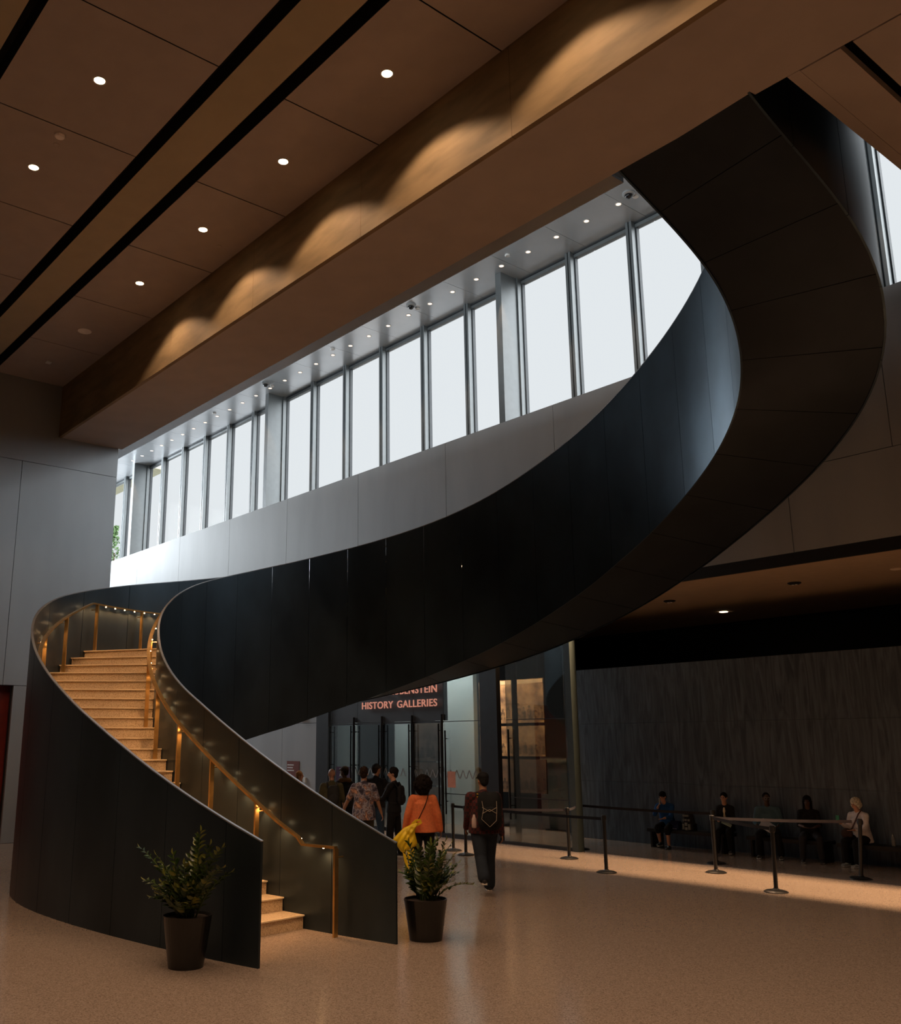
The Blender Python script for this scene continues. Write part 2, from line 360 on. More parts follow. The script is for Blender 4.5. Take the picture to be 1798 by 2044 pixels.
J2 = [-23.55, -21.6, -17.8, -14.2, -12.3, -8.56, -4.8, -1.1, 2.6, 10]
rc += [(a, b, 5.6, 7.15) for a, b in zip(J2, J2[1:])]
J3 = [-42, -40.4, -36.65, -32.9, -29.1, -25.4, -23.55]
rc += [(a, b, z0, z1) for a, b in zip(J3, J3[1:]) for z0, z1 in ((0, 2.83), (2.83, 5.6), (5.6, 7.15))]
panel_wall('wall_window', 'y', YW, .12, rc, M_WALLW)
struct(bobj('trim_sill', [(-42, 10, YW + .02, YG + .1, zs - .06, zs)], M_MULL))
struct(bobj('trim_slot', [(-23.5, 10, YW + .14, YW + .2, 5.41, 5.42), (-23.5, 10, YW + .19, YW + .2, 5.421, 5.6), (-23.5, 10, YW + .0, YW + .066, 5.385, 5.6)], M_SLOT))
# left wall
lw = [(-6, 2.2, 9.08, ZU), (2.2, 9.78, 9.08, ZU), (-6, -2.9, 3.57, 9.08), (-2.9, 2.2, 3.57, 9.08), (2.2, 7.3, 3.57, 9.08), (7.3, 9.78, 3.57, 9.08), (7.55, 9.78, 0, 3.57), (-6, 2.2, 0, 3.57)]
panel_wall('wall_left', 'x', XL, .2, lw, M_WALL)
struct(bobj('door_1', [(XL - .35, XL - .25, 2.2, 8.2, 0, 3.6)], M_RED))
struct(bobj('wall_left_return', [(-42, XL - .4, 9.66, 9.78, 0, ZU)], M_WALL))
struct(bobj('wall_end', [(-42.2, -42, 9.66, YG + .3, 0, 9.5)], M_WALL))
M_DARKW = mat('dark_wall_panel', (.05, .045, .042), .6, var=.1)
struct(bobj('wall_right', [(10, 10.2, -6, 34, 0, ZU)], M_DARKW))
struct(bobj('wall_back', [(-24, 10, -6.2, -6, 0, ZU)], M_DARKW))
# main ceiling: strips split by open dark slots and panel joints
xs = [XL, -20.66, -18.03, -15.4, -12.78, -10.15, -7.53, -4.9, -2.28, .35, 2.98, 5.6, 10]
bm = BM()
def strip(y0, y1, z=ZC):
    for a, b in zip(xs, xs[1:]): box(bm, a + .012, b - .012, y0, y1, z, z + .008)
for y0, y1 in ((-6, -3.2), (-2.2, -.02), (3.09, 5.34), (6.42, YB0), (.2, 2.2)): strip(y0, y1)
struct(new_obj('ceiling', bm, M_CEIL))
struct(bobj('ceiling_bulkhead', [(XL, 10, 5.55, 6.2, ZC, ZC + .008), (XL, 10, 2.32, 2.90, ZC, ZC + .008), (XL, 10, -3.1, -2.3, ZC, ZC + .008)], M_CEIL2))
bm = BM()
box(bm, XL, 10, -6, YB0, ZC + .3, ZC + .36)
for y0, y1 in ((5.34, 5.55), (6.2, 6.42), (2.9, 3.09), (2.2, 2.32)):
    box(bm, XL, 10, y0 - .02, y0, ZC + .009, ZC + .3); box(bm, XL, 10, y1, y1 + .02, ZC + .009, ZC + .3)
struct(new_obj('ceiling_plenum', bm, M_SLOT))
# edge beam: concrete face, plaster underside, metal lip
bm = BM(); xb = [XL, -20.2, -17, -13.8, -10.6, -7.4, -4.2, -1, 2.2, 5.4, 10]
for a, b in zip(xb, xb[1:]): box(bm, a + .003, b - .003, YB0, YB0 + .08, ZB, ZC + .34)
struct(new_obj('beam_face', bm, M_CONC))
struct(bobj('beam_underside', [(XL, 10, YB0 + .081, YB1 - .17, ZB, ZB + .02), (XL, 10, YB1 - .16, YB1, ZB + .012, ZB + .03)], M_BEAM))
struct(bobj('beam_core', [(XL, 10, YB0 + .09, YB1 - .02, ZB + .04, ZC + .36)], M_CONC2))
struct(bobj('beam_lip', [(-42, -7.2, YB1, YB1 + .30, ZB + .06, ZB + .10), (-42, -7.2, YB1 + .30, YB1 + .34, ZB + .06, ZB + .5)], M_UPCEIL))
# upper storey: floor slab, roof, slab right of the opening
struct(bobj('floor_upper', [(-24, 10, -6, YB1 - .02, ZC + .37, ZC + .42)], M_CONC2))
xe = -4.6
struct(bobj('ceiling_right_slab', [(xe + .16, -3.97, YB1 + .01, YW, ZB, ZB + .1), (-3.83, 10, YB1 + .01, YW, ZB, ZB + .1), (xe, xe + .15, YB1 + .01, YW, ZB + .012, ZB + .1)], M_BEAM))
struct(bobj('slab_right_core', [(xe + .03, 10, YB1 + .03, YW, ZB + .4, ZC + .42), (xe, xe + .03, YB1 + .01, YW, ZB + .1, ZC + .42)], M_SLOT))
bm = BM(); xu = [-42 + 1.76 * i for i in range(31)]; off = -42 - (-41.52)
for i in range(31):
    a = -41.52 + 1.76 * (i - 1) - .04; b = a + 1.76
    box(bm, a + .004, b - .004, 9.0, YG + .3, ZU, ZU + .05)
struct(new_obj('ceiling_upper', bm, M_UPCEIL))
struct(bobj('ceiling_roof', [(-43, 11, -7, YG + .3, ZU + .06, ZU + .3)], M_CONC2))
struct(bobj('ceiling_upper_lobby', [(-24, 10, -6, 9.0, ZU, ZU + .05)], M_CONC2))
struct(bobj('wall_end_head', [(-42.2, -42, 9.66, YG + .3, 13.9, ZU + .3)], M_WALL))
# window wall: panes between mullions and deep fins
MX = [-41.7, -39.85, -37.6, -36.1, -34.25, -32.4, -30.55, -28.75, -26.8, -24.95, -23.13, -21.27, -19.35, -17.52, -15.65, -13.88, -12.05, -10.2, -8.4, -6.66, -4.8, -2.95, -1.1, .75, 2.6, 4.45, 6.3, 10]
FIN = {-37.6, -26.8, -15.65, -4.8}
k = 0
for a, b in zip(MX, MX[1:]):
    k += 1
    w = struct(bobj('window_%d' % k, [(a + .09, b - .09, YG + .02, YG + .035, zs + .05, ZU - .1)], M_GLASS))
    bm = BM()
    box(bm, a + .06, b - .06, YG - .03, YG + .08, ZU - .13, ZU - .01); box(bm, a + .06, b - .06, YG - .03, YG + .08, zs, zs + .07)
    new_obj('window_frame', bm, M_MULL, w)
    bm = BM(); box(bm, a + .05, b - .05, YG - .06, YG - .03, ZU - .045, ZU - .03); new_obj('gasket', bm, M_MULLD, w)
for i, x in enumerate(MX):
    fin = x in FIN
    bm = BM()
    if fin: box(bm, x - .16, x + .04, YW + .02, YG + .06, zs + .0, ZU)
    box(bm, x - .085, x - .018, YG - .17, YG + .08, zs, ZU); box(bm, x + .018, x + .085, YG - .17, YG + .08, zs, ZU)
    mm = struct(new_obj('trim_%d' % (i + 1), bm, M_MULL))
    bm = BM(); box(bm, x - .018, x + .018, YG - .13, YG + .06, zs, ZU); box(bm, x + .086, x + .115, YG - .02, YG + .08, zs + .05, ZU - .05); box(bm, x - .115, x - .086, YG - .02, YG + .08, zs + .05, ZU - .05)
    new_obj('gasket', bm, M_MULLD, mm)
# outside: cream canopy and a tree top
o = bobj('canopy_fascia', [(-70, -43.6, 20, 21, 15.95, 17.4), (-70, -43.6, 20.4, 21, 17.4, 22)], mat('cream_cladding', (.62, .60, .40), .6))
tag(o, 'cream exterior canopy seen through the leftmost window pane', 'canopy')
random.seed(11); tr = empty('tree', (-70.9, 30, 0)); tag(tr, 'small tree top seen outside low in the leftmost window pane', 'tree')
bm = BM(); cyl(bm, (0, 0, 0), (0, 0, 17), .18, .06, 8); new_obj('trunk', bm, mat('bark', (.12, .09, .06), .9), tr)
bm = BM()
for i in range(420):
    a = random.uniform(0, 6.28); r_ = random.random() ** .5 * 1.1; h_ = random.uniform(14.4, 19.2); r_ *= max(.15, (19.4 - h_) / 4.5)
    c_ = Vector((r_ * math.cos(a), r_ * math.sin(a), h_)); q_ = [c_ + Vector((random.uniform(-.16, .16), random.uniform(-.16, .16), random.uniform(-.16, .16))) for _ in range(4)]
    bm.faces.new([bm.verts.new(v) for v in q_])
new_obj('foliage', bm, mat('tree_leaves', (.12, .22, .08), .7), tr)
# lower ceilings and back rooms behind the window wall
struct(bobj('ceiling_low', [(-30, 10, YW + .201, 23.4, 5.41, 5.6)], mat('low_ceiling', (.30, .22, .15), .8, var=.04)))
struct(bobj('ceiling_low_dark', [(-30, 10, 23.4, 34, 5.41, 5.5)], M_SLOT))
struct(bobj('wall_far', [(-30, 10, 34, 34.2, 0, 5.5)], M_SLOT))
# dark streaked stone wall behind the benches
def stone():
    m = D.materials.new('streaked_black_stone'); m.use_nodes = True; n = m.node_tree.nodes; l = m.node_tree.links; b = n['Principled BSDF']
    tc = n.new('ShaderNodeTexCoord'); mp = n.new('ShaderNodeMapping'); mp.inputs['Scale'].default_value = (1, 1, .10)
    w = n.new('ShaderNodeTexNoise'); w.inputs['Scale'].default_value = 9; w.inputs['Detail'].default_value = 8; w.inputs['Distortion'].default_value = 1.6
    l.new(tc.outputs['Object'], mp.inputs['Vector']); l.new(mp.outputs['Vector'], w.inputs['Vector'])
    rp = n.new('ShaderNodeValToRGB'); rp.color_ramp.elements[0].position = .36; rp.color_ramp.elements[1].position = .72
    rp.color_ramp.elements[0].color = (.055, .072, .094, 1); rp.color_ramp.elements[1].color = (.135, .175, .225, 1)
    l.new(w.outputs['Fac'], rp.inputs['Fac']); l.new(rp.outputs['Color'], b.inputs['Base Color'])
    b.inputs['Roughness'].default_value = .35; return m
M_STONE = stone()
YK = 19.13
bm = BM(); sx = [-16.3, -14.1, -11.6, -9.1, -6.6, -4.1, -1.6, .9, 3.4, 10]
for a, b in zip(sx, sx[1:]):
    for z0, z1 in ((0, 1.35), (1.35, 2.7), (2.7, 4.03)): box(bm, a + .002, b - .002, YK, YK + .2, z0 + .002, z1 - .002)
struct(new_obj('wall_black_stone', bm, M_STONE))
# gallery entrance: glazed front in the wall plane with a lettered panel above the doors
XE0, XE1 = -23.55, -13.9
struct(bobj('trim_entrance_jamb', [(-23.55, -22.95, YW - .02, YW + .3, 0, 5.41), (-16.72, -16.16, YW - .02, YW + .12, 0, 5.41), (-15.77, -15.60, YW + .08, YW + .10, 0, 5.41)], M_FRAME))
struct(bobj('trim_entrance_post', [(-14.02, -13.86, YW - .05, YW + .15, 0, 5.41)], mat('grey_green_post', (.045, .06, .058), .5, metal=.2)))
struct(bobj('trim_entrance_base', [(-18.1, -16.7, YW - .02, YW + .06, 0, .10), (-16.2, -14.0, YW - .02, YW + .06, 0, .06)], M_FRAME))
# ------------------------------------------------------------------ the curved staircase
S_ = [r[0] for r in PROF]
def prof(s):
    s = max(S_[0], min(S_[-1], s)); f = (s - S_[0]) / (S_[1] - S_[0]); i = min(int(f), len(PROF) - 2); t = f - i
    a, b = PROF[i], PROF[i + 1]; return [a[j] * (1 - t) + b[j] * t for j in range(9)]
S_END = 29.0
def side(s, which, off=0.):
    """plan point on the inner or outer plate, moved off metres towards the treads"""
    r = prof(s); I = Vector((r[1], r[2])); O = Vector((r[5], r[6])); d = (O - I).normalized()
    return (I + d * off) if which == 'i' else (O - d * off)
def ztop(s, w): r = prof(s); return r[3] if w == 'i' else r[7]
def zbot(s, w):
    r = prof(s); z = max(0., r[4] if w == 'i' else r[8])
    if w == 'o':
        if s < 8.8: return 0.
        if s < 9.4: return z * (s - 8.8) / .6
    return z
stair = empty('spiral_staircase', (-12, 10, 0))
tag(stair, 'huge curving black steel staircase with lit stone steps rising from the lobby floor', 'staircase')
OFF = Vector((12, -10, 0))
def sobj(name, bm, m, smooth=False, parent=None):
    bmesh.ops.translate(bm, verts=bm.verts, vec=OFF); o = new_obj(name, bm, m, parent or stair, smooth); return o
TH = .03
def plate(w, s0, s1, lab):
    bm = BM()
    # panels follow 1 m joints with a thin open gap
    js = [s0]; k = math.ceil(s0 + .26) + .26 if w == 'i' else math.ceil(s0) + .1
    while k < s1 - .3:
        js.append(k); k += 1.0
    js.append(s1)
    for a, b in zip(js, js[1:]):
        a2 = a + (.004 if a > s0 else 0); b2 = b - (.004 if b < s1 else 0); N = 10; rows = []
        for i in range(N + 1):
            s = a2 + (b2 - a2) * i / N; zt = ztop(s, w); zb = zbot(s, w); p0 = side(s, w, 0); p1 = side(s, w, -TH)
            rows.append([(p0.x, p0.y, zb), (p0.x, p0.y, zt), (p1.x, p1.y, zt), (p1.x, p1.y, zb)])
        for k_ in range(4):
            q = [[bm.verts.new(r_[k_]), bm.verts.new(r_[(k_ + 1) % 4])] for r_ in rows]
            for A, B in zip(q, q[1:]): bm.faces.new((A[0], A[1], B[1], B[0])).smooth = k_ in (0, 2)
        for r_ in (rows[0], rows[-1]): bm.faces.new([bm.verts.new(v) for v in r_])
    o = sobj('stringer', bm, M_STEEL); o['label'] = lab
    bm = BM(); pts = []; s = s0
    while s <= s1 + 1e-6:
        p = side(s, w, -TH / 2); pts.append((p.x, p.y, ztop(s, w) + .004)); s += .2
    sweep(bm, pts, [(-.018, -.006), (.018, -.006), (.018, .008), (-.018, .008)])
    sobj('edge_cap', bm, M_CAP, parent=stair)
plate('i', -.8, S_END, 'tall dark steel wall on the inner side of the curve')
plate('o', -.4, S_END, 'tall dark steel wall on the outer side of the curve')
# soffit panels under the flight with 1 m joints, over a dark backing
bm = BM(); s = 4.6
js = [4.6] + [5.26 + i for i in range(24)] + [S_END]
for a, b in zip(js, js[1:]):
    N = 10; row = []; C_ = 6
    for i in range(N + 1):
        s = a + .005 + (b - a - .010) * i / N; r = prof(s); I = side(s, 'i', -.01); O = side(s, 'o', -.01)
        zi = max(0.02, r[4]) + .02; zo = max(0.02, r[8]) + .02
        row.append([(I.x + (O.x - I.x) * j / C_, I.y + (O.y - I.y) * j / C_, zi + (zo - zi) * j / C_) for j in range(C_ + 1)])
    for dz in (0, .02):
        g_ = [[bm.verts.new((x, y, z + dz)) for x, y, z in r_] for r_ in row]
        for A, B in zip(g_, g_[1:]):
            for j in range(C_): bm.faces.new((A[j], A[j + 1], B[j + 1], B[j])).smooth = True
    for r_ in (row[0], row[-1]): bm.faces.new([bm.verts.new(v) for v in r_] + [bm.verts.new((x, y, z + .02)) for x, y, z in r_[::-1]])
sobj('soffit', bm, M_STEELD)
M_NOSE = mat('nosing_strip', (.80, .66, .46), .35, var=.05)
# steps: risers of .165 m; run table taken along the inner plate
KS = [(0, .36), (1, .76), (2, 1.17), (10.4, 4.09), (13.4, 5.0), (14.4, 5.3), (24, 8.19)]
def s_of_k(k):
    for (k0, a), (k1, b) in zip(KS, KS[1:]):
        if k <= k1: return a + (b - a) * (k - k0) / (k1 - k0)
RI = .165
steps = [(s_of_k(k), RI * k) for k in range(1, 25)]
# second and third flights follow the rising plates after each landing
def more(s_start, z, s_stop, n):
    out = []
    for i in range(1, n + 1): out.append((s_start + (s_stop - s_start) * (i - 1) / max(1, n - 1), z + RI * i))
    return out
steps += more(9.8, 24 * RI, 17.6, 15)
steps += more(18.6, 39 * RI, 28.4, 29)
def step_obj(s, z, s2):
    bm = BM()
    def slab(t0, t1, zl, zh, mi):
        N = max(1, int((t1 - t0) / .3)); rows = []
        for i in range(N + 1):
            t = t0 + (t1 - t0) * i / N; I = side(t, 'i', .012); O = side(t, 'o', .012)
            rows.append([bm.verts.new((I.x, I.y, zl)), bm.verts.new((O.x, O.y, zl)), bm.verts.new((O.x, O.y, zh)), bm.verts.new((I.x, I.y, zh))])
        for A, B in zip(rows, rows[1:]):
            for i in range(4): bm.faces.new((A[i], A[(i + 1) % 4], B[(i + 1) % 4], B[i])).material_index = mi
        bm.faces.new(rows[0][::-1]).material_index = mi; bm.faces.new(rows[-1]).material_index = mi
    slab(s - .025, s - .004, z - .016, z, 1)      # pale nosing strip
    slab(s - .004, s2 + .01, z - .03, z, 0)       # tread
    slab(s + .004, s + .05, max(0, z - RI - .01), z - .031, 0)   # riser
    return sobj('landing' if s2 - s > .7 else 'stair_step', bm, [M_STEP, M_NOSE])
for i, (s, z) in enumerate(steps):
    s2 = steps[i + 1][0] if i + 1 < len(steps) else S_END
    if z - RI < .02:
        # first step stands on the floor
        pass
    step_obj(s, z if z > RI + .01 else z, s2)
def ztread(s):
    z = 0.
    for i, (a, h) in enumerate(steps):
        if s >= a: z = h
    return z
def zslope(s):
    """smooth line through the nosings"""
    if s < steps[0][0]: return RI
    for (a, h), (b, g) in zip(steps, steps[1:]):
        if a <= s <= b: return h if (b - a) > .7 else h + (g - h) * (s - a) / (b - a)
    return steps[-1][1]
RH = .90
def rail_z(s):
    if s < .7: return 1.0
    return zslope(s) + RH + .02
for w, s0 in (('i', .06), ('o', .3)):
    pts = []; s = s0
    off = .13 if w == 'i' else .13
    while s <= 28.5:
        p = side(s, w, off); pts.append((p.x, p.y, rail_z(s))); s += .1
    bm = BM(); sweep(bm, pts, [(-.028, -.014), (.028, -.014), (.028, .014), (-.028, .014)])
    sobj('handrail', bm, M_BRONZE)
    ps = [.06, 1.62, 2.75, 3.8, 4.8, 5.75, 6.7, 7.7, 8.9, 10, 11, 12] if w == 'i' else [.3, 1.6, 2.7, 3.7, 4.7, 5.75, 6.6, 7.5, 8.3, 9.3, 10.4, 11.5]
    for s in ps:
        p = side(s, w, off); q = side(s + .03, w, off); t = (q - p).normalized(); n = Vector((-t.y, t.x)); zt = rail_z(s) - .01; zb = ztread(s) if s > .76 else 0.
        bm = BM()
        hw = .014; dp = .032
        c = [p + t * hw + n * dp, p - t * hw + n * dp, p - t * hw - n * dp, p + t * hw - n * dp]
        A = [bm.verts.new((v.x, v.y, zb)) for v in c]; B = [bm.verts.new((v.x, v.y, zt)) for v in c]
        for i in range(4): bm.faces.new((A[i], A[(i + 1) % 4], B[(i + 1) % 4], B[i]))
        bm.faces.new(A[::-1]); bm.faces.new(B)
        b = sobj('rail_post', bm, M_BRONZE)
        bm = BM(); e = side(s, w, -.0); cyl(bm, (p.x, p.y, zt - .1), (e.x, e.y, zt - .1), .008, n=8); sobj('bracket', bm, M_BRONZE, parent=stair)
    # led spots under the handrail
    s = s0 + .25; k = 0
    while s < 10.2:
        p = side(s, w, off - .03); z = rail_z(s) - .02
        bm = BM(); cyl(bm, (p.x, p.y, z + .004), (p.x, p.y, z - .006), .012, n=10); sobj('rail_light', bm, M_LEDDOT)
        spot('rail_lamp', (p.x + OFF.x, p.y + OFF.y, z - .012), P_RAIL * 4, 150, .8, .012, (1, .52, .21), stair)
        s += .21 if 8.1 < s < 9.9 else .42
# one stair light glints through an open panel joint
p = side(16.26, 'i', .004); bm = BM(); bmesh.ops.create_icosphere(bm, subdivisions=2, radius=.020, matrix=Matrix.Translation((p.x, p.y, 5.837))); g_ = sobj('rail_light', bm, M_LEDDOT); g_['label'] = 'bright light glinting through a panel joint'
# ------------------------------------------------------------------ ceiling fixtures
def downlight(name, r, m, power, deg, radius):
    t = empty(name)
    bm = BM(); lathe(bm, [(r, 0), (r + .018, 0), (r + .018, -.006), (r, -.006)], 28, close=False)
    bm2 = bmesh.new(); lathe(bm2, [(r * .98, -.002), (r * .98, -.004)], 28)
    new_obj('trim_ring', bm, M_WHITE, t); new_obj('lens', bm2, m, t)
    l = D.lights.new('lamp', 'SPOT'); l.energy = power; l.spot_size = R(deg); l.spot_blend = .3; l.shadow_soft_size = radius; l.color = WARM
    o = D.objects.new('lamp', l); COL.objects.link(o); o.parent = t; o.location = (0, 0, -.012)
    return t
proto = downlight('ceiling_downlight', .076, M_LENS, P_MAIN, 122, .07)
vis = {(0, 4.18): 'round warm ceiling downlight lowest of the left row, left of the black ceiling slot', }
places = []
for y in (7.23, 4.18, 1.1):
    for i in range(8):
        x = [-16.68, -14.06, -11.43, -8.82, -6.2, -3.57, -.95, 1.7, 4.3][i]
        if y == 4.18 and i == 0: continue
        places.append((x, y))
LAB = {(-16.68, 7.23): 'glowing round downlight nearest the concrete beam end, farthest lower one of the right row',
       (-14.06, 7.23): 'glowing round downlight, second from the far end of the row beside the concrete beam',
       (-11.43, 7.23): 'glowing round downlight, third from the far end of the row beside the concrete beam',
       (-8.82, 7.23): 'glowing round downlight, nearest and highest of the row beside the concrete beam',
       (-14.06, 4.18): 'glowing downlight at the left ceiling edge, farther of two left of the slots',
       (-11.43, 4.18): 'glowing round downlight in the upper left ceiling, nearer of two left of the slots'}
NTH = ['first', 'second', 'third', 'fourth', 'fifth', 'sixth', 'seventh', 'eighth', 'ninth']
first = True
for x, y in places:
    o = proto if first else copy_tree(proto, (x, y, ZC)); 
    if first: o.location = (x, y, ZC); first = False
    rw = {7.23: 'beside the concrete beam', 4.18: 'left of the ceiling slots', 1.1: 'nearest the camera'}[y]
    tag(o, LAB.get((x, y), 'ceiling downlight, %s from the far wall, row %s' % (NTH[sorted(set(p[0] for p in places)).index(x)], rw)), 'ceiling light', 'lobby ceiling downlights')
UX = [-11.714 - .914 * i for i in range(29)] + [-10.80, -9.886, -8.97, -8.06, -7.14]
up = downlight('small_downlight', .058, M_LENS2, P_UP, 44, .03)
UXs = sorted(UX, reverse=True)
for i, x in enumerate(UXs):
    o = up if i == 0 else copy_tree(up)
    o.location = (x, 16.36, ZU)
    n = i - 5
    ORD = ['first', 'second', 'third', 'fourth', 'fifth', 'sixth', 'seventh', 'eighth', 'ninth', 'tenth', 'eleventh', 'twelfth', 'thirteenth', 'fourteenth', 'fifteenth', 'sixteenth', 'seventeenth', 'eighteenth', 'nineteenth', 'twentieth', 'twenty-first', 'twenty-second', 'twenty-third', 'twenty-fourth', 'twenty-fifth', 'twenty-sixth', 'twenty-seventh', 'twenty-eighth', 'twenty-ninth']
    tag(o, ('small downlight above the tall windows, %s in the row counted from the staircase' % ORD[n]) if n >= 0 else ('small downlight above the windows behind the staircase top, %s from the right' % ORD[i]), 'ceiling light', 'downlights above the tall windows')
def disc(name, loc, r, h, m, label, cat, group=None):
    bm = BM(); lathe(bm, [(r, 0), (r, -h * .6), (r * .8, -h)], 24); o = new_obj(name, bm, m); o.location = loc; return tag(o, label, cat, group)
disc('ceiling_speaker', (-19.575, 7.256, ZC), .15, .015, mat('speaker_grille', (.95, .85, .80), .7), 'large round pale speaker grille in the ceiling by the beam', 'speaker')
disc('smoke_detector', (-12.97, 4.2, ZC), .08, .05, mat('detector_white', (.9, .8, .75), .5), 'round smoke detector between the two left downlights', 'detector')
bm = BM(); box(bm, -.08, .08, -.06, .06, -.03, 0); o = new_obj('ceiling_sensor', bm, M_WHITE); o.location = (-21.81, 7.26, ZC); tag(o, 'small square sensor on the ceiling near the left wall', 'sensor')
for x, y, s in ((-13.25, 4.25, 'beside the left edge downlight'), (-9.3, 7.5, 'left of the nearest downlight by the beam'), (-14.4, 7.75, 'right of the second downlight by the beam'), (-17.0, 7.45, 'left of the farthest downlight by the beam')):
    disc('sprinkler_cover', (x, y, ZC), .05, .006, M_CEIL, 'small flat round sprinkler cover ' + s, 'sprinkler', 'sprinkler covers')
def camera_dome(loc, label):
    t = empty('security_camera', loc); bm = BM(); lathe(bm, [(.14, 0), (.14, -.03), (.11, -.05)], 28); new_obj('housing', bm, mat('camera_grey', (.35, .37, .38), .4, metal=.4), t)
    bm = BM(); lathe(bm, [(.085, -.05), (.075, -.09), (.045, -.12), (.01, -.13)], 24); new_obj('dome', bm, mat('dome_black', (.01, .01, .012), .1), t, True)
    tag(t, label, 'camera')
k_ = (ZU - 2.2) / (13.575 - 2.2)
camera_dome((-10.79 * k_, 15.45 * k_, ZU), 'dome security camera by the top of the staircase curve, nearest one')
camera_dome((-17.67 * k_, 15.28 * k_, ZU), 'dark dome security camera midway along the ceiling above the windows')
camera_dome((-24.87 * k_, 15.27 * k_, ZU), 'dark dome security camera at the far fin of the window row')
for x, y, s in ((-10.76, 15.65, 'beside the nearest dome camera'), (-17.7, 15.53, 'beside the middle dome camera'), (-14.21, 15.35, 'above the deep fin nearest the stair'), (-24.93, 15.56, 'beside the farthest dome camera'), (-21.28, 15.34, 'between the middle and farthest dome cameras'), (-28.4, 15.37, 'farthest along the window ceiling')):
    disc('ceiling_detector', (x * k_, y * k_, ZU), .07, .04, M_WHITE, 'small white round detector ' + s, 'detector')
for x, y, z, s in ((-11.13, 17.8, 5.25, 0), (-7.69, 17.8, 5.287, 0)): pass
def proj_z(x, y, z, z2): f = (z2 - 2.2) / (z - 2.2); return (x * f, y * f, z2)
for p, s in (((-9.265, 17.8, 5.272), 'right of the lit one'), ((-12.098, 17.8, 5.247), 'left of the lit one')):
    t = empty('ceiling_camera', proj_z(*p, 5.41)); bm = BM(); lathe(bm, [(.13, 0), (.13, -.02), (.09, -.04)], 24); new_obj('housing', bm, M_FRAME, t)
    bm = BM(); box(bm, -.05, -.02, -.03, .03, -.05, -.04); box(bm, .02, .05, -.03, .03, -.05, -.04); new_obj('lens', bm, M_WHITE, t); tag(t, 'small twin spotlight in the low tan ceiling ' + s, 'fixture')
disc('low_ceiling_disc', proj_z(-7.35, 17.8, 5.276, 5.41), .11, .02, mat('disc_cream', (.6, .5, .4), .6), 'pale round disc in the low tan ceiling at the right edge of view', 'detector')
def low_light(p, label, power):
    t = empty('low_downlight', proj_z(*p, 5.41)); bm = BM(); lathe(bm, [(.10, -.001), (.10, -.012)], 20); new_obj('lens', bm, emit('low_lens', (1, .70, .42), 9), t)
    o = spot('lamp', (0, 0, -.03), power, 110, .5, .04, parent=t); tag(t, label, 'ceiling light')
low_light((-10.829, 17.8, 4.871), 'bright slim downlight in the low tan ceiling over the benches', 60)
low_light((-8.103, 17.8, 4.075), 'dim downlight deep in the dark ceiling on the right', 3)
low_light((-15.324, 17.8, 4.321), 'bright downlight in the dark ceiling beside the glass entrance post', 6)
# ------------------------------------------------------------------ gallery entrance
M_GREYP = mat('gallery_grey_panel', (.050, .052, .056), .4, var=.1, scale=1.5)
M_PALE = mat('gallery_pale_wall', (.42, .47, .46), .7, var=.05, scale=.8)
M_VOID = mat('gallery_black', (.006, .007, .008), .7)
struct(bobj('wall_entrance_header', [(-22.85, -21.65, YW + .05, YW + .2, 2.80, 5.41), (-21.64, -19.25, YW + .05, YW + .2, 2.80, 5.41), (-19.24, -18.1, YW + .05, YW + .2, 2.80, 5.41)], M_GREYP))
struct(bobj('wall_gallery_back', [(-30, -10, 24.0, 24.1, 0, 5.4)], M_VOID))
struct(bobj('wall_gallery_pale', [(-26.4, -25.5, 19.4, 19.55, 0, 5.4), (-23.4, -22.7, 19.4, 19.55, 0, 5.4), (-21.5, -19.88, 19.4, 19.55, 0, 5.4)], M_PALE))
struct(bobj('wall_gallery_low', [(-18.35, -17.4, 20.4, 20.55, 0, 2.9)], M_PALE))
struct(bobj('wall_gallery_side', [(-30, -29.9, YW + .15, 24, 0, 5.4)], M_VOID))
bm = BM()
pl = [(-16.30, 19.14), (-16.22, 19.14), (-20.42, 24.0), (-20.52, 24.0)]
A = [bm.verts.new((x, y, 0)) for x, y in pl]; B = [bm.verts.new((x, y, 5.4)) for x, y in pl]
for i in range(4): bm.faces.new((A[i], A[(i + 1) % 4], B[(i + 1) % 4], B[i]))
bm.faces.new(A[::-1]); bm.faces.new(B); struct(new_obj('wall_gallery_partition', bm, M_VOID))
area('gallery_light', (-21.4, 18.2, 5.2), (R(30), 0, 0), 4.5, .3, P_GAL, (.94, .97, .95))
M_TXT = mat('coral_letters', (.75, .30, .20), .5, emis=(.8, .32, .22), estr=.48)  # letters given a glow of their own so they read brighter
def word_sign(words, xr, z, width, label):
    t = empty('lettered_sign', (xr, YW - .02, z)); obs = []; x = 0.
    for w_ in words:
        o = text_obj('lettering', w_, .262, (0, 0, 0), (R(90), 0, 0), M_TXT, .008, 'LEFT', t, .003)
        mx = max(v.co.x for v in o.data.vertices); obs.append((o, x)); x += mx + .13
    x -= .13; k = width / x if width else WORDK[0]; WORDK[0] = k
    for o, q in obs: o.scale = (k, 1, 1); o.location = ((q - x) * k, 0, 0)
    tag(t, label, 'sign'); return t
WORDK = [1.]
word_sign(('HISTORY', 'GALLERIES'), -18.25, 3.16, 3.12, 'raised coral capital lettering HISTORY GALLERIES on the grey panel above the glass doors')
word_sign(('DAVID', 'M.', 'RUBENSTEIN'), -18.25, 3.51, 0, 'upper line of raised coral lettering partly hidden by the staircase underside')
